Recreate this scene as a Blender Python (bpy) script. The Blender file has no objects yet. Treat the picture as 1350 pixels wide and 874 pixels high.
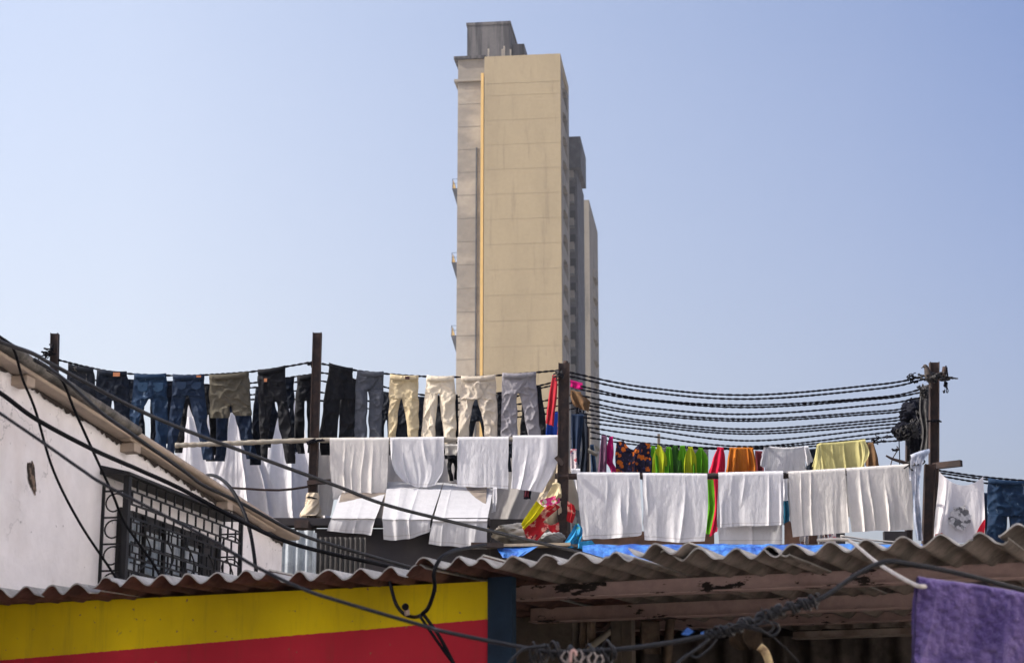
import bpy, math, random
import numpy as np
from mathutils import Vector
random.seed(7); rng = np.random.default_rng(11)
C = bpy.context.scene.collection
F = 2600.0; TH = math.atan(623.0/F); CT, ST = math.cos(TH), math.sin(TH); CZ = 1.6

# ---------------------------------------------------------------- geometry helpers
def U(px, py, Y):
    """the place at depth Y (metres) that the photo shows at px, py"""
    px = np.asarray(px, float); py = np.asarray(py, float); px = px+0*py; py = py+0*px
    u = (px-675)/F; v = (437-py)/F; t = Y/(CT - v*ST)
    return np.stack([u*t, np.zeros_like(t)+Y, CZ+t*(ST+v*CT)], -1)
def PXM(Y): return Y/F          # metres per pixel at depth Y

def _hash(ix, iy, seed):
    h = (ix.astype(np.int64)*374761393 + iy.astype(np.int64)*668265263 + seed*1442695041) & 0xFFFFFFFF
    h = ((h ^ (h >> 13))*1274126177) & 0xFFFFFFFF
    return ((h ^ (h >> 16)) & 0xFFFF)/65535.0
def vn(x, y, seed=0):
    x = np.asarray(x, float); y = np.asarray(y, float)+0*x; x = x+0*y
    ix = np.floor(x); iy = np.floor(y); fx = x-ix; fy = y-iy
    fx = fx*fx*fx*(fx*(fx*6-15)+10); fy = fy*fy*fy*(fy*(fy*6-15)+10)
    a = _hash(ix, iy, seed); b = _hash(ix+1, iy, seed); c = _hash(ix, iy+1, seed); d = _hash(ix+1, iy+1, seed)
    return (a*(1-fx)+b*fx)*(1-fy)+(c*(1-fx)+d*fx)*fy
def ridge(x, y, seed): return 1-np.abs(2*vn(x, y, seed)-1)

class G:
    """mesh accumulator"""
    def __init__(s): s.v = []; s.f = []; s.uv = []; s.n = 0; s.sm = []; s.mi = {}
    def add(s, V, Fs, UV=None, smooth=False):
        V = np.asarray(V, float).reshape(-1, 3)
        s.v.append(V); k = s.n
        for f in Fs: s.f.append(tuple(i+k for i in f)); s.sm.append(smooth)
        s.uv.append(np.zeros((len(V), 2)) if UV is None else np.asarray(UV).reshape(-1, 2))
        s.n += len(V); return s
    def grid(s, P, closed=False, UV=None, smooth=True):
        R, Cc = P.shape[:2]
        Fs = []
        for r in range(R-1):
            for c in range(Cc if closed else Cc-1):
                d = (c+1) % Cc
                Fs.append((r*Cc+c, (r+1)*Cc+c, (r+1)*Cc+d, r*Cc+d))
        return s.add(P.reshape(-1, 3), Fs, UV, smooth)
    def box8(s, p):    # 8 corners: bottom 4 ccw, top 4 ccw
        return s.add(p, [(3,2,1,0),(4,5,6,7),(0,1,5,4),(1,2,6,5),(2,3,7,6),(3,0,4,7)])
    def box(s, x0, x1, y0, y1, z0, z1):
        return s.box8([(x0,y0,z0),(x1,y0,z0),(x1,y1,z0),(x0,y1,z0),(x0,y0,z1),(x1,y0,z1),(x1,y1,z1),(x0,y1,z1)])
    def fbox(s, fr, a0, a1, b0, b1, z0, z1):
        return s.box8([fr.pt(a0,b0,z0),fr.pt(a1,b0,z0),fr.pt(a1,b1,z0),fr.pt(a0,b1,z0),fr.pt(a0,b0,z1),fr.pt(a1,b0,z1),fr.pt(a1,b1,z1),fr.pt(a0,b1,z1)])
    def bar(s, p, q, w, h=None, up=(0,0,1)):
        """rectangular bar from p to q"""
        h = h or w; p = np.array(p, float); q = np.array(q, float); d = (q-p)/np.linalg.norm(q-p)
        x = np.cross(d, up); x /= np.linalg.norm(x); y = np.cross(x, d); x = x*w/2; y = y*h/2
        return s.box8([p-x-y, p+x-y, p+x+y, p-x+y, q-x-y, q+x-y, q+x+y, q-x+y])
    def tube(s, pts, r, n=8, cap=True):
        pts = np.asarray(pts, float); m = len(pts); r = np.zeros(m)+r
        T = np.gradient(pts, axis=0); T /= np.linalg.norm(T, axis=1)[:, None]+1e-12
        up = np.array([0, 0, 1.0]) if abs(T[0][2]) < .9 else np.array([1.0, 0, 0])
        P = np.zeros((m, n, 3)); x = np.cross(T[0], up); x /= np.linalg.norm(x)
        a = np.arange(n)*2*math.pi/n
        for i in range(m):
            x = x-T[i]*x.dot(T[i]); x /= np.linalg.norm(x)+1e-12; y = np.cross(T[i], x)
            P[i] = pts[i]+r[i]*(np.cos(a)[:, None]*x+np.sin(a)[:, None]*y)
        s.grid(P, True)
        if cap:
            k = s.n-m*n; s.f.append(tuple(k+i for i in range(n))); s.sm.append(False)
            s.f.append(tuple(k+(m-1)*n+i for i in reversed(range(n)))); s.sm.append(False)
        return s
    def prism(s, fn, poly, d0, d1):
        """poly of 2D points, fn(p, d) -> 3D"""
        n = len(poly); V = [fn(p, d0) for p in poly]+[fn(p, d1) for p in poly]
        Fs = [tuple(range(n)), tuple(range(2*n-1, n-1, -1))]+[(i, i+n, (i+1) % n+n, (i+1) % n) for i in range(n)]
        return s.add(V, Fs)

class Frame:
    def __init__(s, O, deg):      # t points right (and towards the camera for positive deg), b goes deeper
        a = math.radians(deg); s.O = np.array(O, float); s.t = np.array([math.cos(a), -math.sin(a)]); s.s = np.array([math.sin(a), math.cos(a)])
    def pt(s, a, b, z):
        q = s.O+a*s.t+b*s.s; return (q[0], q[1], z)
    def front(s, px, py, b):
        d = U(px, py, 1.0); M = np.array([[s.t[0], -d[0]], [s.t[1], -d[1]]]); q = -(s.O+b*s.s)
        a, k = np.linalg.solve(M, q); return a, CZ+k*(d[2]-CZ)
    def side(s, px, py, a):
        d = U(px, py, 1.0); M = np.array([[s.s[0], -d[0]], [s.s[1], -d[1]]]); q = -(s.O+a*s.t)
        b, k = np.linalg.solve(M, q); return b, CZ+k*(d[2]-CZ)

def rootloc(o):
    L = Vector((0, 0, 0))
    while o: L = L+o.location; o = o.parent
    return L
def obj(name, g, mat, parent=None, base=None, bevel=0):
    me = bpy.data.meshes.new(name); V = np.concatenate(g.v)
    if parent is not None: off = np.array(rootloc(parent)); loc = (0, 0, 0)
    else:
        mn, mx = V.min(0), V.max(0); off = np.array(base if base is not None else ((mn[0]+mx[0])/2, (mn[1]+mx[1])/2, mn[2])); loc = off
    me.from_pydata((V-off).tolist(), [], g.f)
    me.polygons.foreach_set('use_smooth', g.sm)
    uv = me.uv_layers.new(name='UVMap'); UVs = np.concatenate(g.uv)
    li = np.zeros(len(me.loops), int); me.loops.foreach_get('vertex_index', li)
    uv.data.foreach_set('uv', UVs[li].astype(np.float32).ravel())
    for m_ in (mat if isinstance(mat, (list, tuple)) else [mat]): me.materials.append(m_)
    for (i0, i1), k in g.mi.items():
        for i in range(i0, i1): me.polygons[i].material_index = k
    me.update()
    o = bpy.data.objects.new(name, me); C.objects.link(o); o.location = loc
    if parent is not None: o.parent = parent
    if bevel:
        m = o.modifiers.new('bevel', 'BEVEL'); m.width = bevel; m.segments = 2; m.limit_method = 'ANGLE'
    return o
def tag(o, label, cat, group=None):
    o['label'] = label; o['category'] = cat
    if group: o['group'] = group
    return o
def thing(name, label, cat, loc, group=None):
    o = bpy.data.objects.new(name, None); C.objects.link(o); o.location = loc; o.empty_display_size = .2
    return tag(o, label, cat, group)
def dup(o, dloc):
    c = o.copy(); C.objects.link(c); c.location = o.location+Vector(dloc); c.parent = o.parent
    return c

def smooth(pts, k=8):
    """Catmull-Rom through points (any dimension)"""
    P = np.asarray(pts, float); P = np.vstack([2*P[0]-P[1], P, 2*P[-1]-P[-2]]); out = []
    for i in range(1, len(P)-2):
        for j in range(k):
            t = j/k
            out.append(.5*((2*P[i])+(-P[i-1]+P[i+1])*t+(2*P[i-1]-5*P[i]+4*P[i+1]-P[i+2])*t*t+(-P[i-1]+3*P[i]-3*P[i+1]+P[i+2])*t**3))
    out.append(P[-2]); return np.array(out)
def path(pts, Y=None, k=8):
    """pts: (px,py) or (px,py,Y) -> smooth world polyline"""
    q = np.array([(p[0], p[1], p[2] if len(p) > 2 else Y) for p in pts], float); q = smooth(q, k)
    return np.array([U(a, b, c) for a, b, c in q])

# ---------------------------------------------------------------- materials
MATS = {}
def mat(name, col, rough=.85, col2=None, thr=(.45, .65), nsc=3.0, var=.18, vsc=12.0, bump=.3, bsc=60.0, bstr=(1,1,1), metal=0, trans=0.0, crack=0,
        spec=.3, sheen=0, coord='Object', nstr=(1,1,1), col3=None, thr3=(.6,.7), nsc3=8., nstr3=(1,1,1), bdist=.01, hem=None):
    if name in MATS: return MATS[name]
    m = bpy.data.materials.new(name); m.use_nodes = True; N = m.node_tree.nodes; L = m.node_tree.links
    b = N['Principled BSDF']; out = N['Material Output']
    tc = N.new('ShaderNodeTexCoord')
    def mapn(sc):
        mp = N.new('ShaderNodeMapping'); mp.inputs['Scale'].default_value = sc; L.new(tc.outputs[coord], mp.inputs[0]); return mp
    def noise(sc, st, det=5, ro=.6):
        n = N.new('ShaderNodeTexNoise'); n.inputs['Scale'].default_value = sc; n.inputs['Detail'].default_value = det; n.inputs['Roughness'].default_value = ro
        L.new(mapn(st).outputs[0], n.inputs['Vector']); return n
    def ramp(n, lo, hi):
        r = N.new('ShaderNodeMapRange'); r.interpolation_type = 'SMOOTHSTEP'; r.inputs[1].default_value = lo; r.inputs[2].default_value = hi; L.new(n.outputs['Fac'], r.inputs[0]); return r
    def mix(fac, a, bcol, mode='MIX'):
        x = N.new('ShaderNodeMix'); x.data_type = 'RGBA'; x.blend_type = mode
        if hasattr(fac, 'links'): L.new(fac, x.inputs[0])
        else: x.inputs[0].default_value = fac
        for k, q in ((6, a), (7, bcol)):
            if hasattr(q, 'links'): L.new(q, x.inputs[k])
            else: x.inputs[k].default_value = (*q, 1)
        return x.outputs[2]
    c = (*col,)[:3]
    cur = c
    if col2: cur = mix(ramp(noise(nsc, nstr), *thr).outputs[0], cur, col2)
    if col3: cur = mix(ramp(noise(nsc3, nstr3, 6, .7), *thr3).outputs[0], cur, col3)
    if crack:
        nk = noise(1.4, (1,1,1), 7, .62); sb = N.new('ShaderNodeMath'); sb.operation = 'SUBTRACT'; sb.inputs[1].default_value = .5; L.new(nk.outputs['Fac'], sb.inputs[0])
        ab = N.new('ShaderNodeMath'); ab.operation = 'ABSOLUTE'; L.new(sb.outputs[0], ab.inputs[0])
        rk_ = N.new('ShaderNodeMapRange'); rk_.inputs[1].default_value = .0025; rk_.inputs[2].default_value = .006; rk_.inputs[3].default_value = crack; rk_.inputs[4].default_value = 0; L.new(ab.outputs[0], rk_.inputs[0])
        gt = ramp(noise(.9, (1,1,1), 3), .5, .6); mm = N.new('ShaderNodeMath'); mm.operation = 'MULTIPLY'; L.new(rk_.outputs[0], mm.inputs[0]); L.new(gt.outputs[0], mm.inputs[1])
        cur = mix(mm.outputs[0], cur, tuple(q*.35 for q in col))
        spk = ramp(noise(22, (1,1,1), 3, .5), .70, .735); cur = mix(spk.outputs[0], cur, tuple(q*.5 for q in col))
    if var:
        r = N.new('ShaderNodeMapRange'); r.inputs[1].default_value = .25; r.inputs[2].default_value = .75; r.inputs[3].default_value = 1-var; r.inputs[4].default_value = 1+var*.6
        L.new(noise(vsc, (1,1,1), 8, .65).outputs['Fac'], r.inputs[0])
        g = N.new('ShaderNodeCombineColor'); [L.new(r.outputs[0], g.inputs[i]) for i in range(3)]
        cur = mix(1.0, cur, g.outputs[0], 'MULTIPLY')
    if hem:
        sx = N.new('ShaderNodeSeparateXYZ'); L.new(tc.outputs['UV'], sx.inputs[0])
        cm = N.new('ShaderNodeMath'); cm.operation = 'COMPARE'; cm.inputs[1].default_value = .055; cm.inputs[2].default_value = .007; L.new(sx.outputs[1], cm.inputs[0])
        ml = N.new('ShaderNodeMath'); ml.operation = 'MULTIPLY'; ml.inputs[1].default_value = .45; L.new(cm.outputs[0], ml.inputs[0]); cur = mix(ml.outputs[0], cur, (.28, .26, .24))
    if hasattr(cur, 'links'): L.new(cur, b.inputs['Base Color'])
    else: b.inputs['Base Color'].default_value = (*cur, 1)
    b.inputs['Roughness'].default_value = rough; b.inputs['Metallic'].default_value = metal; b.inputs['Specular IOR Level'].default_value = spec
    if sheen: b.inputs['Sheen Weight'].default_value = sheen
    if bump:
        bp = N.new('ShaderNodeBump'); bp.inputs['Strength'].default_value = bump; bp.inputs['Distance'].default_value = bdist
        L.new(noise(bsc, bstr, 6, .6).outputs['Fac'], bp.inputs['Height']); L.new(bp.outputs[0], b.inputs['Normal'])
    if trans:
        t = N.new('ShaderNodeBsdfTranslucent'); mx = N.new('ShaderNodeMixShader'); mx.inputs[0].default_value = trans
        if hasattr(cur, 'links'): L.new(cur, t.inputs[0])
        else: t.inputs[0].default_value = (*cur, 1)
        if bump: L.new(bp.outputs[0], t.inputs['Normal'])
        L.new(b.outputs[0], mx.inputs[1]); L.new(t.outputs[0], mx.inputs[2]); L.new(mx.outputs[0], out.inputs[0])
    MATS[name] = m; return m
def cloth_mat(name, col, **k):
    d = dict(rough=.95, var=.1, vsc=9, bump=.35, bsc=14, bstr=(1.6, 1.6, .7), bdist=.02, trans=.12, spec=.12); d.update(k); return mat(name, col, **d)
# ---------------------------------------------------------------- world, sun, camera
sc = bpy.context.scene
w = bpy.data.worlds.new('World'); sc.world = w; w.use_nodes = True
wn = w.node_tree.nodes; wl = w.node_tree.links
sky = wn.new('ShaderNodeTexSky'); sky.sky_type = 'NISHITA'; sky.sun_disc = False
SUN = np.array([-.93, -.15, 0]); SUN = SUN/np.linalg.norm(SUN); EL = math.radians(40)
sky.sun_elevation = EL; sky.sun_rotation = math.atan2(SUN[0], SUN[1]); sky.air_density = 1.0; sky.dust_density = 6.0; sky.ozone_density = 2.0
tcw = wn.new('ShaderNodeTexCoord'); sxw = wn.new('ShaderNodeSeparateXYZ'); wl.new(tcw.outputs['Generated'], sxw.inputs[0])
def mr(src, a, b, c, d, sm=False):
    r = wn.new('ShaderNodeMapRange'); r.inputs[1].default_value = a; r.inputs[2].default_value = b; r.inputs[3].default_value = c; r.inputs[4].default_value = d; wl.new(src, r.inputs[0]); return r.outputs[0]
def wmix(mode, fac, a, b):
    x = wn.new('ShaderNodeMix'); x.data_type = 'RGBA'; x.blend_type = mode
    for k, q in ((0, fac), (6, a), (7, b)):
        if hasattr(q, 'links'): wl.new(q, x.inputs[k])
        else: x.inputs[k].default_value = q
    return x.outputs[2]
# milky urban sky: brighter towards the sun at left and towards the skyline
milk = wmix('MULTIPLY', 1.0, sky.outputs[0], (.74, .735, .86, 1))
milk = wmix('ADD', mr(sxw.outputs[0], .25, -.70, 0, 2.15), milk, (1.10, 1.12, .86, 1))
milk = wmix('ADD', mr(sxw.outputs[2], .38, .02, 0, .95), milk, (.72, .50, .12, 1))
wl.new(milk, wn['Background'].inputs[0]); wn['Background'].inputs[1].default_value = .15
ld = bpy.data.lights.new('sun', 'SUN'); ld.energy = 3.3; ld.angle = math.radians(.6); ld.color = (1, .93, .82)
lo = bpy.data.objects.new('sun', ld); C.objects.link(lo); lo.location = (-20, 0, 30)
sd = Vector((SUN[0]*math.cos(EL), SUN[1]*math.cos(EL), math.sin(EL))); lo.rotation_euler = sd.to_track_quat('Z', 'Y').to_euler()
cd = bpy.data.cameras.new('camera'); cam = bpy.data.objects.new('camera', cd); C.objects.link(cam)
cam.location = (0, 0, CZ); cam.rotation_euler = (math.pi/2+TH, 0, 0); cd.sensor_width = 36; cd.lens = 36*F/1350; cd.clip_end = 6000; cd.clip_start = .1
cd.dof.use_dof = True; cd.dof.focus_distance = 21; cd.dof.aperture_fstop = 5.6
sc.camera = cam
sc.view_settings.view_transform = 'Standard'; sc.view_settings.look = 'None'; sc.view_settings.exposure = 0.83
sc.view_settings.gamma = 1

def struct(o): o['kind'] = 'structure'; return o
g = G(); g.add([(-3000,-3000,0),(3000,-3000,0),(3000,3000,0),(-3000,3000,0)], [(0,1,2,3)])
struct(obj('ground', g, mat('ground_dust', (.30,.26,.21), nsc=.4, col2=(.24,.21,.17), bsc=8), base=(0,0,0)))

# ---------------------------------------------------------------- apartment tower
beige = mat('tower_beige', (.36,.295,.185), rough=.9, nsc=.22, col2=(.32,.262,.165), thr=(.4,.7), nstr=(1,1,.35), var=.07, vsc=2.5, bump=.4, bsc=2.2, bdist=.05, nstr3=(1.2,1.2,.12), col3=(.23,.19,.125), thr3=(.52,.8), nsc3=1.1)
conc = mat('tower_concrete', (.36,.325,.27), rough=.95, nsc=.16, col2=(.24,.22,.19), thr=(.42,.6), nstr=(.5,.5,1), var=.14, vsc=1.5, bump=.4, bsc=2, bdist=.05, col3=(.19,.18,.165), thr3=(.6,.75), nsc3=.5, nstr3=(1,1,.3))
tank_m = mat('tank_concrete', (.12,.115,.115), rough=.95, nsc=.6, col2=(.03,.03,.034), thr=(.4,.62), nstr=(2.2,2.2,.12), var=.2, vsc=2, bump=.3, bsc=3, bdist=.05)
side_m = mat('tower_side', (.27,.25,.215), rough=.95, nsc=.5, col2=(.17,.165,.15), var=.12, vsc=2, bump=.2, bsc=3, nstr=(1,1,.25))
dark_m = mat('tower_dark_paint', (.055,.06,.072), rough=.9, nsc=.7, col2=(.10,.105,.12), var=.2, vsc=2)  # dark blue-grey for rear wings, drain pipe and service balconies
yel_m = mat('tower_yellow_duct', (.62,.42,.15), rough=.6, var=.08, vsc=1, bump=0)
glass_m = mat('tower_glass', (.012,.014,.02), rough=.6, var=.2, vsc=1, bump=0, spec=.1)
joint_m = mat('joint_dark', (.31,.255,.16), rough=.9, bump=0, var=.2, vsc=1.2)
D = 230.0
q = U(740, 300, D); TF = Frame((q[0], q[1]), 6.7)
tower = thing('apartment_tower', 'very tall beige apartment tower with a yellow stripe rising behind the laundry', 'tower', (q[0], q[1], 0))
aL, _ = TF.front(638, 300, 0); _, zR = TF.front(742, 67, 0); _, zL = TF.front(640, 79, 0)
ztop = (zR+zL)/2
DP, _ = TF.side(751, 300, 0)
FH = 34.2/F*D*1.055           # storey height seen in the photo
# main block: front wall slab, solid core, side wall with arched openings
g = G(); g.fbox(TF, aL, -.6, .9, DP, 0, ztop-1.3); g.fbox(TF, aL, 0, 0, .9, 0, ztop-3.6)
g.fbox(TF, aL, 0, -.02, 1.2, ztop-3.6, ztop)            # parapet front
g.fbox(TF, -.35, 0, 1.2, DP, ztop-1.3, ztop)            # parapet side
g.fbox(TF, aL, aL+.3, 1.2, DP, ztop-1.3, ztop)
obj('wall', g, beige, tower)
b0, _ = TF.side(742.8, 300, 0); b1, _ = TF.side(748.8, 300, 0)
_, z1 = TF.front(600, 125, 0); _, zl0 = TF.front(690, 125.0, 0)
nf = int((zl0)/FH)
js = None
for k in range(nf+1):
    z = zl0-k*FH
    if z < 1: break
    if js is None: js = obj('joint_strip', G().fbox(TF, aL+.02, -.02, -.012, .01, z-.022, z+.022), joint_m, tower)
    else: dup(js, (0, 0, -k*FH))
g = G()
g.fbox(TF, -.6, 0, .9, b0, 0, ztop-1.3); g.fbox(TF, -.6, 0, b1, DP, 0, ztop-1.3)
winz = []
for k in range(nf+2):
    zt = zl0+FH*.93-k*FH; zb = zt-FH
    if zb < 0: break
    # opening with an arched head; spandrel below
    zs = zb+FH*.30; rh = (b1-b0)*.5; head = zt-.12
    g.fbox(TF, -.6, 0, b0, b1, zb, zs)
    arc = [(b0, zt), (b0, head-1.25)]+[(b0+(b1-b0)*i/10, head-1.25+1.25*math.sin(math.pi/2*(i/10))**.6) for i in range(1, 8)]+[(b1, head-.15), (b1, zt)]
    g.prism(lambda p, d: TF.pt(d, p[0], p[1]), arc, -.6, 0)
    winz.append((zs, head))
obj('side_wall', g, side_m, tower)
w0 = None
for k, (zs, ze) in enumerate(winz):
    if w0 is None:
        g = G(); g.fbox(TF, -.62, -.5, b0, b1, zs, ze); g.fbox(TF, -.5, -.44, (b0+b1)/2-.08, (b0+b1)/2+.08, zs, ze)
        w0 = obj('window', g, glass_m, tower); zz = zs
    else: dup(w0, (0, 0, zs-zz))
# yellow duct
a0, zy = TF.front(634.5, 98, .6); a1, _ = TF.front(638.2, 98, .6)
g = G(); g.fbox(TF, a0, a1-.01, .25, 1.1, 0, zy); obj('yellow_duct', g, yel_m, tower)
# left concrete bay
aL2, zc = TF.front(604, 76, 1.6); a1, _ = TF.front(634.6, 76, 1.6); _, zc2 = TF.front(604, 106, 1.6)
g = G(); g.fbox(TF, aL2, aL+.02, 1.6, 14, 0, zc-.3); obj('concrete_wall', g, conc, tower)
g = G(); g.fbox(TF, aL2-.5, aL+.0, 1.2, 14, zc-.35, zc); obj('cornice', g, tank_m, tower)
g = G(); g.fbox(TF, aL2-.45, aL-.4, 1.25, 14, zc2-.3, zc2); obj('cornice', g, side_m, tower)
# shuttering lines on the concrete
js = None
for k in range(26):
    z = zc2-3.2-k*FH*.93
    if z < 1: break
    if js is None: js = obj('joint_strip', G().fbox(TF, aL2, aL-.3, 1.57, 1.605, z-.025, z+.025), side_m, tower)
    else: dup(js, (0, 0, -k*FH*.93))
a0, _ = TF.front(627, 300, 1.5)
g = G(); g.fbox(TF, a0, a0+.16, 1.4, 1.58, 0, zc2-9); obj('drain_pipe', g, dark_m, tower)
# roof tank
a0, zt = TF.front(616, 31, 4); a1, _ = TF.front(672, 31, 4)
g = G(); g.fbox(TF, a0, a1, 4, 12, ztop-1, zt)
g.fbox(TF, a0-.12, a1+.12, 3.9, 12.1, zt-.35, zt+.02); obj('water_tank', g, tank_m, tower)
a2, zt2 = TF.front(691, 58, 6); g = G(); g.fbox(TF, a1+.15, a2, 6, 14, ztop-1, zt2); obj('stair_head', g, tank_m, tower)
for px in (643.8, 662, 664.5, 673):
    a, _ = TF.front(px, 70, 2); g = G(); g.fbox(TF, a-.1, a+.1, 2, 2.2, ztop-.6, ztop+random.uniform(1.6, 2.4)); obj('roof_post', g, conc, tower)
for px in (702, 722):
    a, _ = TF.front(px, 70, .5); g = G(); g.fbox(TF, a-.35, a+.35, .5, .9, ztop-.05, ztop+.22); obj('roof_kerb', g, yel_m if px == 0 else beige, tower)
# rear wings on the right
aE, zE = TF.front(765, 180, DP); _, zE0 = TF.front(765, 240, DP+6)
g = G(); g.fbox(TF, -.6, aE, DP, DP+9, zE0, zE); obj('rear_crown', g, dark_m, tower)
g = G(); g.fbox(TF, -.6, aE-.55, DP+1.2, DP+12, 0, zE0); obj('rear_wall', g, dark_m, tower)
rail_m = mat('balcony_rail', (.13,.135,.145), rough=.8, var=.2, vsc=3)
nb = 0; bal = None
for k in range(26):
    z = zE0-1.2-k*FH
    if z < 2: break
    if bal is None:
        g = G(); g.fbox(TF, -.3, aE-.9, DP+.3, DP+5, z-.15, z)
        bal = obj('balcony', g, rail_m, tower)
        aM = aE-2.0
        g = G(); g.fbox(TF, aM+.35, aE-.95, DP+.35, DP+.5, z, z+1.0); g.fbox(TF, aE-1.1, aE-.95, DP+.5, DP+5, z, z+.9)
        g.fbox(TF, aM+.35, aM+.5, DP+.35, DP+.5, z+1, z+1.9); obj('parapet', g, side_m, bal)
        g = G(); g.prism(lambda p, d: TF.pt(p[0], d, p[1]), [(-.2, z+FH*.8), (-.2, z+FH*.62), (aM, z-.1), (aM, z+.12)], DP+.4, DP+.9); obj('stair_beam', g, rail_m, bal)
        g = G(); g.fbox(TF, aM+.5, aE-.8, DP+1.1, DP+1.2, z+1.0, z+2.2); obj('window', g, glass_m, bal)
        bk = list(bal.children)
    else:
        nbal = dup(bal, (0, 0, -k*FH))
        for ch in bk:
            c2 = ch.copy(); C.objects.link(c2); c2.parent = nbal
a0, zG = TF.front(768, 264, DP+18); a1, _ = TF.front(776.5, 264, DP+18)
g = G(); g.fbox(TF, a0-6, a1, DP+18, DP+34, 0, zG); obj('far_wall', g, side_m, tower)
_, zq = TF.front(785, 345, DP+20); bay = None
for k in range(20):
    z = zq-k*FH*.93
    if z < 2: break
    if bay is None:
        g = G(); P = []
        for i in range(9):
            t = math.pi*i/8; P.append((a1+.5*math.sin(t), DP+26-2.6*math.cos(t)))
        n = len(P); V = [TF.pt(a, b, z-1.2) for a, b in P]+[TF.pt(a, b, z) for a, b in P]
        g.add(V, [(i, i+1, i+1+n, i+n) for i in range(n-1)]+[tuple(range(n, 2*n)), tuple(range(n-1, -1, -1))]); bay = obj('bay_balcony', g, side_m, tower)
    else: dup(bay, (0, 0, -k*FH*.93))
# little service balconies on the left edge
bl_panel = yel_m
for py in (277, 374, 470):
    ae, ze = TF.front(602, py, 3); _, zt = TF.front(602, py-26, 3)
    pts = [(aL2, ze), (aL2, zt), (aL2-.75, zt)]
    g = G(); g.prism(lambda p, d: TF.pt(p[0], d, p[1]), pts, 2.2, 5.2); bo = obj('service_balcony', g, dark_m, tower)
    g = G(); hh = 1.25
    for bb in (2.25, 5.1): g.fbox(TF, aL2-.73, aL2-.69, bb, bb+.05, zt, zt+hh)
    g.fbox(TF, aL2-.73, aL2, 2.25, 2.3, zt+hh-.04, zt+hh); g.fbox(TF, aL2-.73, aL2-.69, 2.25, 5.1, zt+hh-.04, zt+hh); g.fbox(TF, aL2-.73, aL2, 2.25, 2.28, zt+hh*.5, zt+hh*.5+.04)
    obj('railing', g, dark_m, bo)
    g = G(); g.prism(lambda p, d: TF.pt(p[0], d, p[1]), [(aL2-.70, zt), (aL2-.28, zt), (aL2-.62, zt+1.15)], 2.3, 2.36); obj('yellow_gusset', g, yel_m, bo)

# ---------------------------------------------------------------- white house at left
plaster = mat('white_plaster', (.83,.81,.825), crack=.6, rough=.95, nsc=.9, col2=(.72,.67,.655), thr=(.45,.75), var=.10, vsc=5, bump=.6, bsc=9, bdist=.02, col3=(.42,.36,.32), thr3=(.60,.78), nsc3=2.2, nstr3=(1,1,.4))
eave_shade = mat('eave_shade_edge', (.06,.05,.045), rough=1, var=.4, vsc=30, bump=.5, bsc=40)
barge = mat('tan_barge_board', (.42,.34,.27), rough=.8, nsc=2, col2=(.33,.27,.22), var=.1, vsc=15, bump=.15, bsc=40)
asb = mat('asbestos_weathered', (.20,.185,.165), rough=1, nsc=6, col2=(.10,.095,.085), thr=(.4,.6), var=.35, vsc=40, bump=.8, bsc=70, bdist=.01)
WF = Frame((-5.67, 0), 0); WF.s = np.array([.217, 1.0]); WF.s /= np.linalg.norm(WF.s); WF.t = np.array([WF.s[1], -WF.s[0]])
bA, zA = WF.side(0, 482, 0); bB, zB = WF.side(372, 713, 0); sl = (zB-zA)/(bB-bA)
house = thing('white_house', 'white plastered house with sloping eaves and a grilled window at left', 'house', WF.pt(0, bA, 0))
def rk(b): return zA+sl*(b-bA)
bP = bA-3.2; HW = 5.0
g = G(); g.prism(lambda p, d: WF.pt(d, p[0], p[1]), [(bB, 0), (bB, rk(bB)), (bP, rk(bP)), (bP-7, rk(bP)-2.2), (bP-7, 0)], 0, -.22)
g.fbox(WF, -HW, -.22, bB-.22, bB, 0, rk(bB)-.02); g.fbox(WF, -HW, -.22, bP-7, bP-6.8, 0, rk(bP)-2.3)
obj('wall', g, plaster, house)
# roof: slope down away from the ridge
bs, zs_ = WF.side(196, 575, .22); be, _ = WF.side(404, 722, .2)
# ragged dark strip just under the roof, eave shade put into its colour
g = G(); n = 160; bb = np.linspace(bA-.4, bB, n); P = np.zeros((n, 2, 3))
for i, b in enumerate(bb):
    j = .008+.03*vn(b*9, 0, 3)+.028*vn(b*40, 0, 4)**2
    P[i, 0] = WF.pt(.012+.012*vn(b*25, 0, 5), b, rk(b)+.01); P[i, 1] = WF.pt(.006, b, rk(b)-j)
g.grid(P); obj('eave_shade_strip', g, eave_shade, house)
def slab(b0, b1, o0, o1, th, lift, nm, m, bev, wav=0):
    g = G(); n = 60
    t = np.linspace(0, 1, n); rows = []
    for q in t:
        b = b0+(b1-b0)*q; z = rk(b)+lift; w = wav*(vn(b*14, 1, 9)-.5)
        rows.append([WF.pt(o0, b, z), WF.pt(o1-bev+w, b, z+w*.4), WF.pt(o1-.3*bev+w, b, z+.3*bev+w), WF.pt(o1+w, b, z+bev+w*.6), WF.pt(o1+w, b, z+th-bev), WF.pt(o1-.3*bev+w, b, z+th-.3*bev), WF.pt(o1-bev, b, z+th+w*.5), WF.pt(o0, b, z+th)])
    P = np.array(rows); g.grid(P, True)
    k = g.n-n*8; g.f.append(tuple(k+i for i in range(8))); g.sm.append(False); g.f.append(tuple(k+(n-1)*8+i for i in reversed(range(8)))); g.sm.append(False)
    return obj(nm, g, m, house)
slab(bP, bs, -HW, .17, .065, .022, 'roof_sheet', asb, .028, .014)
slab(bP, bs-.05, -.04, .12, .03, -.01, 'soffit_board', barge, .008)
slab(bs+.01, be, -HW, .14, .052, .016, 'roof_sheet', barge, .022)
slab(bs-.04, be-.5, -.04, .09, .02, -.008, 'soffit_board', barge, .008)
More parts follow.
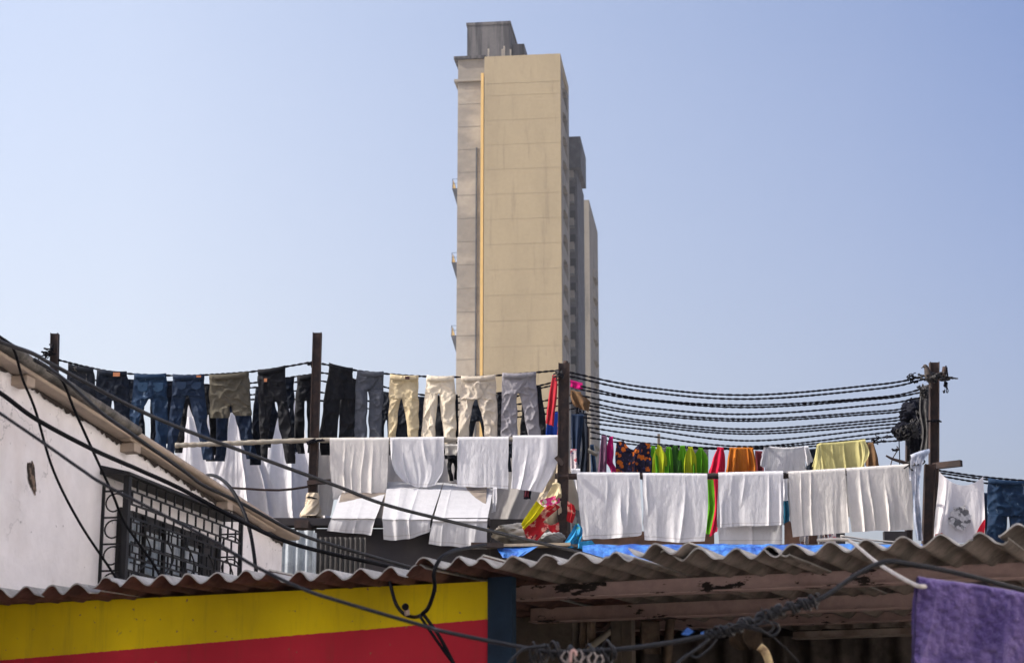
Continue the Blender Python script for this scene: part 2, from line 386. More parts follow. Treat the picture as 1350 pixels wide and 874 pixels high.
g = G(); g.prism(lambda p, d: WF.pt(d, p[0], p[1]), [(bP, rk(bP)+.04), (bP, rk(bP)+.13), (bP-7.2, rk(bP)-2.2), (bP-7.2, rk(bP)-2.29)], -HW, .2); obj('roof_sheet', g, asb, house)
for px, py in ((40, 508), (181, 582), (303, 668)):
    b, z = WF.side(px, py, .1); g = G(); g.fbox(WF, -.02, .105, b-.06, b+.06, rk(b)-.075, rk(b)-.012); obj('purlin_end', g, barge, house, bevel=.006)
# holes in plaster
for px, py, r in ((41, 631, .055), (306, 656, .01)):
    b, z = WF.side(px, py, 0); g = G(); P = []
    rad_ = lambda t: r*(.25+1.5*float(vn(2+1.3*math.cos(t), 3+1.3*math.sin(t), 41)))*(.8+.4*float(vn(9+4*math.cos(t), 3+4*math.sin(t), 42)))
    pts = [WF.pt(.004, b, z)]+[WF.pt(.004, b+.85*rad_(t)*math.cos(t)-.3*rad_(t)*math.sin(t), z+1.25*rad_(t)*math.sin(t)) for t in np.linspace(0, 2*math.pi, 41)[:-1]]
    g.add(pts, [(0, i, i % 40+1) for i in range(1, 41)]); obj('plaster_hole', g, mat('hole_brown', (.22,.16,.12), col2=(.04,.03,.025), nsc=16, thr=(.42,.55), bump=.8, bsc=60, bdist=.02), house)
# window with cage
black = mat('black_iron', (.018,.018,.02), rough=.6, var=.3, vsc=20, bump=.2, bsc=80)
hoodm = mat('black_hood_sheet', (.022,.021,.023), rough=.7, var=.3, vsc=12, bump=.3, bsc=30)
frame_m = mat('dark_frame', (.03,.028,.028), rough=.6, var=.3, vsc=12)
pane_m = mat('grey_glass', (.22,.27,.31), rough=.2, spec=.5, nsc=3, col2=(.50,.54,.58), thr=(.4,.58), bump=.15, bsc=5, var=.1)
OFF = .18
bw0, zw = WF.side(169, 625, OFF); bw1, zw2 = WF.side(318, 691, OFF); zt = (zw*2+zw2)/3; zb = zt-1.35
bi0, _ = WF.side(155, 660, 0); bi1, _ = WF.side(283, 700, 0)
win = obj('window', G().fbox(WF, .002, .03, bi0, bi1, zb, zt-.17), frame_m, house)
nm = 5; xs = np.linspace(bi0+.02, bi1-.02, nm+1)
for i in range(nm):
    g = G(); g.fbox(WF, .03, .036, xs[i]+.03, xs[i+1]-.03, zb+.05, zt-.21-(.07 if i % 2 else 0))
    if i == nm-1: continue
    obj('pane', g, pane_m, win)
g = G()
for x in xs: g.fbox(WF, .03, .05, x-.025, x+.025, zb, zt-.172); obj('frame', g, frame_m, win)
cage = obj('window_grille', G().fbox(WF, OFF-.02, OFF+.02, bw0-.025, bw0+.02, zb, zt), black, house)
g = G(); nr = 15; hh = (zt-zb)/nr; r = .006
for k in range(nr+1):
    z = zt-k*hh; g.fbox(WF, OFF-r, OFF+r, bw0, bw1, z-r, z+r)
    if k < nr:
        st = .17; o = (k % 2)*st/2
        x = bw0+o
        while x < bw1:
            g.fbox(WF, OFF-r, OFF+r, x-r, x+r, z-hh, z); x += st
g.fbox(WF, OFF-.014, OFF+.014, bw1-.014, bw1+.014, zb, zt)
for b in (bw0, bw1):   # sides of the cage
    for k in range(8):
        z = zt-.1-k*.18; g.fbox(WF, 0, OFF, b-r, b+r, z-r, z+r)
        cx = OFF*.5; pts = [WF.pt(cx+.085*math.cos(t)*(1-.09*t), b, z-.09+.085*math.sin(t)*(1-.09*t)) for t in np.linspace(0, 5.2, 16)]
        g.tube(pts, .006, 5)
    g.fbox(WF, .0, .018, b-.009, b+.009, zb, zt-.05)
for b in np.linspace(bw0+.3, bw1-.3, 5):
    pts = [WF.pt(OFF+.01, b+.13*math.sin(t*2.2), zt-.35-.16*t) for t in np.linspace(0, 6, 40)]; g.tube(pts, .006, 5)
obj('lattice', g, black, cage)
# inner staggered grille
g = G(); 
for k in range(15):
    z = zt-.20-k*.07
    g.fbox(WF, .10, .108, bi0+.02, bi1-.25, z-.005, z+.005)
    x = bi0+.05+(k % 3)*.06
    while x < bi1-.28:
        g.fbox(WF, .10, .108, x-.006, x+.006, z-.07, z); x += .24+.08*((k*7) % 3)
obj('inner_grille', g, black, cage)
g = G(); g.prism(lambda p, d: WF.pt(p[0], d, p[1]), [(-.01, zt+.01), (OFF+.035, zt-.0), (OFF+.035, zt+.02), (-.01, zt+.075)], bw0-.06, bw1+.06); obj('hood', g, hoodm, cage)

# ---------------------------------------------------------------- painted house and open shed under corrugated roofs
ze = float(U(675, 733, 10)[2]); EF = Frame((0, 10), 23.7); PIT = .177
roof_m = mat('asbestos_roof', (.27,.23,.205), rough=1, nsc=5, col2=(.15,.135,.12), thr=(.4,.65), var=.25, vsc=25, bump=.6, bsc=50, bdist=.006, col3=(.09,.075,.065), thr3=(.62,.72), nsc3=9)
roof_t = mat('asbestos_top_bleached', (.46,.46,.45), rough=1, nsc=4, col2=(.33,.32,.30), thr=(.4,.65), var=.25, vsc=22, bump=.5, bsc=50, bdist=.006, col3=(.16,.15,.14), thr3=(.64,.76), nsc3=6)
roof_r = mat('asbestos_roof_reddish', (.155,.085,.07), rough=1, nsc=5, col2=(.08,.045,.038), thr=(.4,.65), var=.25, vsc=25, bump=.6, bsc=50, bdist=.006, col3=(.04,.03,.028), thr3=(.6,.7), nsc3=9)
wy = None
def wall_mat():
    m = bpy.data.materials.new('painted_wall_bands'); m.use_nodes = True; N = m.node_tree.nodes; L = m.node_tree.links; b = N['Principled BSDF']
    tc = N.new('ShaderNodeTexCoord'); n1 = N.new('ShaderNodeTexNoise'); n1.inputs['Scale'].default_value = 1.6; n1.inputs['Detail'].default_value = 8; L.new(tc.outputs['Object'], n1.inputs[0])
    r1 = N.new('ShaderNodeMapRange'); r1.inputs[1].default_value = .3; r1.inputs[2].default_value = .7; L.new(n1.outputs[0], r1.inputs[0])
    n2 = N.new('ShaderNodeTexNoise'); n2.inputs['Scale'].default_value = 26; n2.inputs['Detail'].default_value = 6; L.new(tc.outputs['Object'], n2.inputs[0])
    r2 = N.new('ShaderNodeMapRange'); r2.inputs[1].default_value = .68; r2.inputs[2].default_value = .73; L.new(n2.outputs[0], r2.inputs[0])
    sx = N.new('ShaderNodeSeparateXYZ'); L.new(tc.outputs['UV'], sx.inputs[0])
    nn = N.new('ShaderNodeTexNoise'); nn.inputs['Scale'].default_value = 60; L.new(tc.outputs['Object'], nn.inputs[0])
    ad = N.new('ShaderNodeMath'); ad.operation = 'MULTIPLY_ADD'; ad.inputs[1].default_value = .010; L.new(nn.outputs[0], ad.inputs[0]); L.new(sx.outputs[1], ad.inputs[2])
    st = N.new('ShaderNodeMath'); st.operation = 'GREATER_THAN'; st.inputs[1].default_value = .505; L.new(ad.outputs[0], st.inputs[0])
    def mx(f, a, c, mode='MIX'):
        x = N.new('ShaderNodeMix'); x.data_type = 'RGBA'; x.blend_type = mode; L.new(f, x.inputs[0]) if hasattr(f, 'links') else setattr(x.inputs[0], 'default_value', f)
        for k, q in ((6, a), (7, c)):
            if hasattr(q, 'links'): L.new(q, x.inputs[k])
            else: x.inputs[k].default_value = (*q, 1)
        return x.outputs[2]
    ye = mx(r1.outputs[0], (.78,.60,.006), (.50,.37,.006)); rd = mx(r1.outputs[0], (.52,.028,.048), (.36,.018,.033))
    c = mx(st.outputs[0], ye, rd); c = mx(r2.outputs[0], c, (.25,.14,.07))
    mp = N.new('ShaderNodeMapping'); mp.inputs[3].default_value = (9, 9, .7); L.new(tc.outputs['Object'], mp.inputs[0]); n4 = N.new('ShaderNodeTexNoise'); n4.inputs['Scale'].default_value = 1.0; n4.inputs['Detail'].default_value = 9; n4.inputs['Roughness'].default_value = .75; L.new(mp.outputs[0], n4.inputs[0])
    r4 = N.new('ShaderNodeMapRange'); r4.inputs[1].default_value = .52; r4.inputs[2].default_value = .78; r4.inputs[4].default_value = .4; L.new(n4.outputs[0], r4.inputs[0]); c = mx(r4.outputs[0], c, (.07,.05,.03)); L.new(c, b.inputs[0]); b.inputs['Roughness'].default_value = .85; b.inputs['Specular IOR Level'].default_value = .2
    bp = N.new('ShaderNodeBump'); bp.inputs[0].default_value = .5; bp.inputs[1].default_value = .01; n3 = N.new('ShaderNodeTexNoise'); n3.inputs['Scale'].default_value = 25; n3.inputs['Detail'].default_value = 8; L.new(tc.outputs['Object'], n3.inputs[0]); L.new(n3.outputs[0], bp.inputs[2]); L.new(bp.outputs[0], b.inputs['Normal'])
    return m
WB = .42
aa0, _ = EF.front(-120, 800, WB); aa1, _ = EF.front(643, 800, WB); _, zj0 = EF.front(0, 870, WB); aj0, _ = EF.front(0, 870, WB); aj1, zj1 = EF.front(640, 816, WB)
painted = thing('painted_house', 'low house wall painted yellow over red under a wavy roof edge', 'house', EF.pt(aa1, WB, 0))
slp = (zj1-zj0)/(aj1-aj0)
def zband(a): return zj0+slp*(a-aj0)
g = G(); a_ = np.linspace(aa0, aa1, 40); V = []; UVs = []
def uvv(a, z): return (a, .5+(zband(a)-z)*1.0)   # v > .5 below the painted line
for a in a_:
    for z in (0, 1.0, ze-.07): V.append(EF.pt(a, WB, z)); UVs.append(uvv(a, z))
Fs = []
for i in range(39):
    for j in range(2): k = i*3+j; Fs.append((k, k+3, k+4, k+1))
g.add(V, Fs, UVs)
g.add([EF.pt(aa0, WB+.2, 0), EF.pt(aa1, WB+.2, 0), EF.pt(aa1, WB+.2, ze-.07), EF.pt(aa0, WB+.2, ze-.07), EF.pt(aa0, WB+.001, ze-.07), EF.pt(aa1, WB+.001, ze-.07)], [(3,2,1,0),(4,5,2,3)], [(0,0)]*6)
obj('wall', g, wall_mat(), painted)
blue_m = mat('dark_blue_paint', (.008,.026,.052), rough=.75, nsc=5, col2=(.006,.018,.036), var=.2, vsc=20, bump=.4, bsc=30)
a2, _ = EF.front(675, 800, WB-.01)
g = G(); g.fbox(EF, aa1+.002, a2, WB-.012, WB+.05, 0, ze-.05); obj('blue_corner', g, blue_m, painted, bevel=.006)
aS = EF.front(362, 733, 0)[0]; g = G(); g.fbox(EF, aS, aS+.12, WB+.21, 4.19, 0, ze-.05); obj('side_wall', g, mat('grey_brown_plaster', (.17,.145,.125), nsc=3, col2=(.11,.095,.08), var=.2, vsc=14, bump=.5, bsc=30), painted)

def sheet(pa, pb, dz, tilt, b0, b1, m, parent, ph=0., seed=0):
    a0, _ = EF.front(pa, 733, 0); a1, _ = EF.front(pb, 733, 0)
    na = int((a1-a0)/PIT*20); nb = 26
    A, Bv = np.meshgrid(np.linspace(a0, a1, na), np.linspace(0, 1, nb), indexing='xy')
    edge = b0+.035*(vn(A*7, 0*A, 31+seed)-.5)+.016*(vn(A*28, 0*A, 7+seed)-.5)+.22*np.clip(vn(A*5.5, 0*A, 91+seed)-.80, 0, 1)+.05*(vn(A*13, 0*A, 57+seed) > .86); Bq = edge+(b1-edge)*Bv
    Z = ze-.025+dz+tilt*Bq+.027*np.cos(2*math.pi*(A-ph)/PIT)+.012*(vn(A*2.2, Bq*1.5, 5+seed)-.5)+.0015*(vn(A*50, Bq*30, 3)-.5)
    T = np.zeros(A.shape+(3,)); T[..., 0] = EF.O[0]+A*EF.t[0]+Bq*EF.s[0]; T[..., 1] = EF.O[1]+A*EF.t[1]+Bq*EF.s[1]; T[..., 2] = Z
    Bt = T.copy(); Bt[..., 2] -= .0085
    g = G(); g.grid(T); n0 = len(g.f); g.grid(Bt[::-1]); g.mi[(n0, len(g.f))] = 1; g.grid(np.stack([Bt[0], T[0]])); g.grid(np.stack([T[:, 0], Bt[:, 0]])); g.grid(np.stack([Bt[:, -1], T[:, -1]])); g.grid(np.stack([T[-1], Bt[-1]]))
    return obj('roof_sheet', g, [roof_t, m], parent)
sheet(-140, 128, -.018, .0, 0, 1.2, roof_r, painted, seed=1)
sheet(122, 358, .0, .0, -.02, 1.6, roof_r, painted, seed=2, ph=.03)
sheet(350, 560, -.012, .0, .0, 4.3, roof_r, painted, seed=3)
sheet(552, 640, .017, .0, -.03, 4.3, roof_r, painted, seed=4, ph=.05)
shed = thing('open_shed', 'open shed with peeling pink beams under a grey corrugated roof', 'shed', EF.pt(2.0, 2, 0))
sheet(632, 838, .0, 0, -.02, 4.2, roof_m, shed, seed=5, ph=.02)
sheet(830, 912, .015, -.004, -.05, 4.2, roof_m, shed, seed=6, ph=.08)
sheet(868, 1040, -.008, .0, .02, 4.2, roof_m, shed, seed=7, ph=.10)
sheet(1006, 1330, -.008, 0, .0, 4.2, roof_m, shed, seed=8, ph=.05)
sheet(1318, 1480, .028, 0, -.05, 4.2, roof_m, shed, seed=9, ph=.05)
pink = mat('peeling_pink_paint', (.47,.35,.33), rough=.85, nsc=4, col2=(.37,.27,.255), var=.15, vsc=25, bump=.4, bsc=40, col3=(.03,.024,.022), thr3=(.585,.597), nsc3=3.2, nstr3=(.8,.8,2.2))
def beam(pl, pr, py, h, b, m=pink, th=.05):
    if b is None:      # find how deep under the roof the beam sits
        b = min(np.linspace(.2, 4, 400), key=lambda q: abs(EF.front(1000, py, q)[1]-(ze-.057)))
    z = EF.front(1000, py, b)[1]; a0, _ = EF.front(pl, py, b); a1, _ = EF.front(pr, py, b); _, z2 = EF.front(1000, py+h, b)
    g = G(); g.fbox(EF, a0, a1, b, b+th, z2, z); g.fbox(EF, a0, a1, b-.035, b+.09, z2-.008, z2)
    return obj('beam', g, m, shed, bevel=.003)
beam(676, 1480, 757, 18, None); beam(699, 1480, 789, 18, None); beam(770, 1300, 812, 11, 3.3)
pale = mat('pale_peeling_timber', (.36,.31,.27), rough=.9, nsc=5, col2=(.20,.16,.14), thr=(.45,.6), var=.3, vsc=20, bump=.4, bsc=30)
beam(1045, 1260, 834, 8, 3.4, pale)
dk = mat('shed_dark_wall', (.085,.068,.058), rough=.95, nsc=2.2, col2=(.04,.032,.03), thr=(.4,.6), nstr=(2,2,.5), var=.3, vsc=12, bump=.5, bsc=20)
gb = MATS['grey_brown_plaster']
a0, _ = EF.front(640, 850, 2.4); a1, _ = EF.front(755, 850, 2.4)
obj('plaster_panel', G().fbox(EF, a0, a1, 2.4, 2.5, 0, ze-.07), gb, shed)
a2, _ = EF.front(756, 850, 2.7); a3, _ = EF.front(810, 850, 2.7)
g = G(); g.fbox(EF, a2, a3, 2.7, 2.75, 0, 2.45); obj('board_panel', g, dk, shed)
for px in (757, 812, 826):
    a, _ = EF.front(px, 850, 2.6); obj('post', G().fbox(EF, a-.035, a+.035, 2.6, 2.67, 0, ze-.09), gb if px != 757 else dk, shed, bevel=.004)
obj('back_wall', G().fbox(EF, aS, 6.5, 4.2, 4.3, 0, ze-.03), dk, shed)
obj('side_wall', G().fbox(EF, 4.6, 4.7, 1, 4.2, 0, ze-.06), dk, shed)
# hanging dark corrugated sheets low in the back
def vsheet(fr, pa, pb, pyt, pyb, b, m, parent, pit=.09, amp=.015, nm='corrugated_panel', Zb=None):
    a0, zt_ = fr.front(pa, pyt, b); a1, _ = fr.front(pb, pyt, b); _, zb_ = fr.front(pa, pyb, b)
    if Zb is not None: zb_ = Zb
    na = int((a1-a0)/pit*12)+2; A = np.linspace(a0, a1, na); rows = []
    for z in np.linspace(zt_, zb_, 12):
        rows.append([fr.pt(a, b+amp*math.cos(2*math.pi*a/pit)+.01*math.sin(z*4+a), z+.01*vn(a*5, z, 3)) for a in A])
    g = G(); g.grid(np.array(rows)); o = obj(nm, g, m, parent); return o
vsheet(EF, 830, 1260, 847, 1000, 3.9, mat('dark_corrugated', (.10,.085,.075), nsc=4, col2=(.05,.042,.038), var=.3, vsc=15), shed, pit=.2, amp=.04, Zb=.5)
vsheet(EF, 1045, 1260, 816, 832, 3.8, roof_m, shed, pit=.18, amp=.03)
obj('post', G().fbox(EF, *(lambda x: (x-.03, x+.03))(EF.front(1258, 790, 1.0)[0]), 1.01, 1.07, 0, ze-.1), pink, shed)

# ---------------------------------------------------------------- laundry building behind
fas = mat('dark_fascia', (.022,.02,.024), rough=.7, nsc=1.2, col2=(.035,.03,.03), thr=(.4,.6), var=.25, vsc=10, bump=.3, bsc=20)
YB = 21.0
pL, pM, pR = U(300, 682, YB), U(646, 682, YB), U(1500, 717, YB); zLt = float(pL[2]); zRt = float(U(900, 722, YB)[2])
lb = thing('laundry_building', 'dark flat-roofed building whose terrace carries the laundry lines', 'building', (0, YB, 0))
g = G(); g.box(pL[0], pM[0], YB, 27, 0, zLt-.12); g.box(pM[0]+.003, pR[0], YB, 28, 0, zRt-.003); obj('wall', g, fas, lb)
g = G(); g.box(pL[0]-.1, pM[0], YB-.12, YB+.1, zLt-.1, zLt-.02); obj('edge_beam', g, fas, lb)
# sloping tin roof strip on which towels lie
tin = mat('old_tin', (.22,.185,.15), rough=.6, nsc=3, col2=(.11,.09,.08), var=.3, vsc=10)
zs2 = float(U(600, 632, 22.3)[2])
g = G(); g.prism(lambda p, d: (d, p[0], p[1]), [(YB-.1, zLt-.06), (22.15, zs2-.06), (22.15, zs2-.1), (YB-.1, zLt-.09)], U(441, 682, YB)[0], U(640, 682, YB)[0]); obj('tin_roof', g, tin, lb)
terr = mat('terrace_screed', (.14,.125,.11), nsc=2, col2=(.08,.07,.065), bump=.4, bsc=15)
g = G(); g.box(pM[0]+.003, pR[0], YB-.08, 28, zRt, zRt+.03); obj('terrace_slab', g, terr, lb)
# small corbels under the fascia
rust = mat('rusty_steel', (.05,.032,.027), rough=.85, nsc=7, col2=(.028,.021,.02), thr=(.4,.6), var=.3, vsc=30, bump=.5, bsc=60, col3=(.12,.06,.04), thr3=(.64,.74), nsc3=12)
p0, p1 = U(390, 688, YB-.2), U(408, 698, YB-.2)
obj('bracket', G().box(p0[0], p1[0], YB-.35, YB, p1[2], p0[2]), rust, lb)
# galvanised panel and shutter beside the white house
XF = Frame((0, 17.6), 0)
galv = mat('galvanised_sheet', (.33,.37,.40), rough=.5, metal=.3, nsc=5, col2=(.24,.27,.29), var=.15, vsc=30, bump=.2, bsc=50)
galvo = thing('sheet_metal_screen', 'pale galvanised corrugated screen beside the end of the white house', 'screen', U(400, 740, 17.6)*np.array([1,1,0]))
vsheet(XF, 372, 415, 700, 800, 0, galv, galvo, pit=.085, amp=.014, Zb=0)
vsheet(XF, 414, 482, 709, 800, .25, mat('dark_shutter', (.05,.048,.046), rough=.6, var=.3, vsc=20), galvo, pit=.045, amp=.01, nm='dark_shutter', Zb=0)
x1 = U(414, 740, 17.55)[0]; obj('post', G().box(x1-.012, x1+.02, 17.5, 17.56, 0, U(414, 702, 17.5)[2]), galv, galvo)

# unseen block added at left, out of frame, to shade the foreground
shade_h = thing('unseen_shade_house', 'unseen plastered house added at left to shade the foreground', 'house', (-7, 4, 0))
g = G(); g.box(-9.5, -3.95, -3, 9.6, 0, 8.6); obj('wall', g, plaster, shade_h); obj('roof', G().box(-9.8, -3.75, -3.2, 9.8, 8.603, 8.75), asb, shade_h)
bounce_h = thing('unseen_bounce_house', 'unseen pale house added at right to bounce light into the lane', 'house', (9, 6, 0))  # added out of frame: its sunlit pale wall bounces light onto the shaded walls
cr_m = mat('bounce_wall_cream', (.80,.77,.74), nsc=1, col2=(.74,.71,.68), bump=.2)
g = G(); g.box(5.2, 11, -8, 16.8, 0, 8.8); obj('wall', g, cr_m, bounce_h); obj('roof', G().box(5.05, 11.2, -8.2, 17, 8.803, 8.95), asb, bounce_h)


# ---------------------------------------------------------------- poles, bars, ropes
def ibeam(name, top, bot, wpx, Y, label, deep=.09, m=None, zbot=None, group='rusty steel laundry posts'):
    T = U(*top, Y); B = U(*bot, Y)
    if zbot is not None: B = B+(T-B)*((zbot-B[2])/(T[2]-B[2]))
    w = wpx*PXM(Y); t = .010; g = G()
    def seg(x0, x1, y0, y1):
        g.box8([(B[0]+x0, Y+y0, B[2]), (B[0]+x1, Y+y0, B[2]), (B[0]+x1, Y+y1, B[2]), (B[0]+x0, Y+y1, B[2]),
                (T[0]+x0, Y+y0, T[2]), (T[0]+x1, Y+y0, T[2]), (T[0]+x1, Y+y1, T[2]), (T[0]+x0, Y+y1, T[2])])
    seg(-w/2, -w/2+t, -deep/2, deep/2); seg(w/2-t, w/2, -deep/2, deep/2); seg(-w/2+t, w/2-t, -t/2-.01, t/2-.01)
    return tag(obj(name, g, m or rust), label, 'post', group)
ibeam('laundry_post', (72.5, 440), (70, 560), 10.5, 22.0, 'short steel post rising above the roof edge at far left', zbot=zLt)
ibeam('laundry_post', (418.5, 439), (412, 662), 12, 21.9, 'rusty steel post with a cloth wrapped round its foot', zbot=zLt)
ibeam('laundry_post', (743.5, 479), (741.5, 703), 15, 21.8, 'dark steel post where the two rows of washing meet', zbot=zRt)
ibeam('laundry_post', (1231.5, 478), (1231, 705), 12.5, 22.2, 'tall rusty steel post on which a bird perches', zbot=zRt)
ibeam('laundry_post', (1226, 612), (1223, 708), 14, 21.7, 'stumpy steel post with faded denim slung over it', zbot=zRt)
ibeam('laundry_post', (1199, 530), (1198, 700), 9, 25.6, 'rear steel post hidden by black plastic', zbot=zRt)
ibeam('laundry_post', (772.5, 564), (772.5, 700), 9, 25.8, 'rear dark post behind a hanging tangle of denim', zbot=zRt)
ibeam('laundry_post', (868.5, 572), (868.5, 700), 3.6, 27, 'thin grey stake poking above the lime green cloth', deep=.03, m=tin, zbot=zRt)

bamboo = mat('weathered_bamboo', (.27,.25,.21), rough=.8, nsc=20, col2=(.24,.21,.17), var=.2, vsc=40, bump=.5, bsc=40, bstr=(1,1,1))
def barpx(pts, r, name, m, label, cat, Y=None, group=None, n=10, k=4):
    return tag(obj(name, G().tube(path(pts, Y, k), r, n), m), label, cat, group)
# pole bound in cord, carrying the first row of towels
P = path([(231, 587), (300, 584.5), (410, 580.5), (600, 579.5), (746, 578.5)], 21.85, 30)
g = G(); rad = .028+.0025*np.sign(np.sin(np.arange(len(P))*1.3)); g.tube(P, rad, 10); tag(obj('drying_pole', g, bamboo), 'long pale cord-bound pole holding the upper row of white towels', 'pole')
barpx([(733, 626.5), (762, 628), (1037, 627)], .034, 'drying_bar', rust, 'dark bar carrying the three left towels of the right row', 'bar', 21.8)
barpx([(1033, 627.5), (1118, 623.5), (1206, 618)], .028, 'drying_bar', rust, 'dark bar carrying the two towels nearest the right posts', 'bar', 21.8)
tag(obj('crossbar', G().bar(U(1231, 614.5, 22.1), U(1267.5, 610.5, 21.9), .06, .07), rust), 'short steel arm sticking out right of the tall post', 'bar')
tag(obj('thin_rod', G().tube(path([(306, 643), (368, 646), (415, 640)], 21.95, 3), .014, 6), rust), 'thin bent rod crossing the hanging white sheets', 'rod')
g = G(); p = U(403, 634.5, 21.9); g.bar(U(405, 636.5, 21.85), U(436, 634.5, 21.85), .05, .05); tag(obj('crossbar', g, rust), 'small steel arm near the foot of the wrapped post', 'bar')
g = G(); g.bar(U(733, 602, 21.7), U(742, 612, 21.7), .03, .05); tag(obj('steel_spike', g, rust), 'small bent spike welded to the middle dark post', 'bar')

ropem = mat('tarred_rope', (.006,.006,.010), rough=.9, spec=.1, var=.3, vsc=60, bump=.3, bsc=120)
def rope(pts, label, r=.0072, Y=None, group='twisted laundry ropes', pitch=.15, k=None):
    q = np.array([(p[0], p[1], p[2] if len(p) > 2 else Y) for p in pts], float)
    q = smooth(q, 24); W = np.array([U(*x) for x in q])
    L = np.r_[0, np.cumsum(np.linalg.norm(np.diff(W, axis=0), axis=1))]; n = int(L[-1]/.016)+2
    s = np.linspace(0, L[-1], n); W = np.stack([np.interp(s, L, W[:, i]) for i in range(3)], -1)
    g = G(); ph = 2*math.pi*s/pitch+random.random()*6+5*vn(s*1.3, 0*s, int(random.random()*99))
    for o in (0, math.pi):
        Q = W.copy()+(.6*r*(vn(s*3, 0*s+o, 77)-.5))[:, None]; Q[:, 1] += r*.85*np.cos(ph+o); Q[:, 2] += r*.85*np.sin(ph+o); g.tube(Q, r, 5)
    return tag(obj('laundry_rope', g, ropem), label, 'rope', group)
rope([(66, 473), (79, 475), (135, 488), (174, 493), (229, 495), (276, 494), (340, 489), (408.5, 478), (418, 476)], 'front rope holding the row of blue jeans', Y=22, r=.0075)
rope([(424, 479.5), (469, 488), (517, 493.5), (554, 496), (600, 497), (662, 494.5), (733, 488.6), (742, 487)], 'front rope holding the cream and grey trousers', Y=22)
rope([(110, 500), (200, 507), (280, 507), (335, 504.5), (408, 494), (440, 494), (560, 521), (640, 520), (712, 508), (738, 500)], 'rope just behind the front row of trousers', Y=22.7, r=.007)
rope([(110, 512), (300, 513), (400, 503), (440, 505), (560, 530), (662, 526), (715, 511), (748, 505)], 'second rope behind the front row of trousers', Y=23.2, r=.007)
rope([(100, 522), (300, 522), (410, 516), (560, 540), (690, 532), (757, 520)], 'third rope behind the front row of trousers', Y=23.8, r=.007)
rope([(240, 530), (410, 527), (560, 550), (700, 540), (760, 530)], 'fourth rope behind the front row of trousers', Y=24.4, r=.007)
rope([(560, 560), (700, 548), (760, 538)], 'lowest rope crossing left of the middle post', Y=24.9, r=.007)
R = [ (751,491,850,510.5,990,520.7,1160,506.6,1221,495.6), (751,496,850,516,990,526,1160,512,1222,499), (765,509,850,526,990,534,1160,523.5,1216,513),
 (765,513.5,850,527.5,990,537,1160,525.5,1216,517), (768,522,850,537,990,546,1160,533,1213,524), (777,531,850,543.5,990,552.3,1160,542,1195,537.5),
 (777,535,850,546.5,990,555,1160,545,1195,541), (776,540,850,554.5,990,565.5,1160,553,1195,547.5), (768,545,850,557.5,990,569,1160,556.5,1195,552),
 (769,550,850,561,990,572,1160,560.5,1195,556.5), (771,556.6,850,566,990,581,1160,565,1195,562), (771,562.5,850,574,990,588.5,1160,571,1195,568),
 (778,569,850,584,990,590.5,1160,577,1195,574), (778,577,850,587,990,592,1160,582.5,1195,579.5)]
nth = ['topmost','second','third','fourth','fifth','sixth','seventh','eighth','ninth','tenth','eleventh','twelfth','thirteenth','lowest']
for i, r_ in enumerate(R):
    Yl = 22*569/(1060-r_[1]); pts = [(r_[j], r_[j+1], Yl+(22.2*564.4/(1060-r_[9])-Yl)*(r_[j]-751)/470) for j in range(0, 10, 2)]
    rope(pts, nth[i]+' of the sagging ropes strung between the two tall right posts' if i else 'topmost of the sagging ropes strung between the two tall right posts', group='bare sagging ropes right of the tower')
for i, (a, b, c) in enumerate(((620, 629, 636), (623, 632, 640), (627, 637, 644))):
    rope([(1237, a, 22.2+.4*i), (1302, b, 22.2+.4*i), (1380, c, 22.2+.4*i)], ('top', 'middle', 'bottom')[i]+' rope leaving the right post towards the frame edge', r=.007)

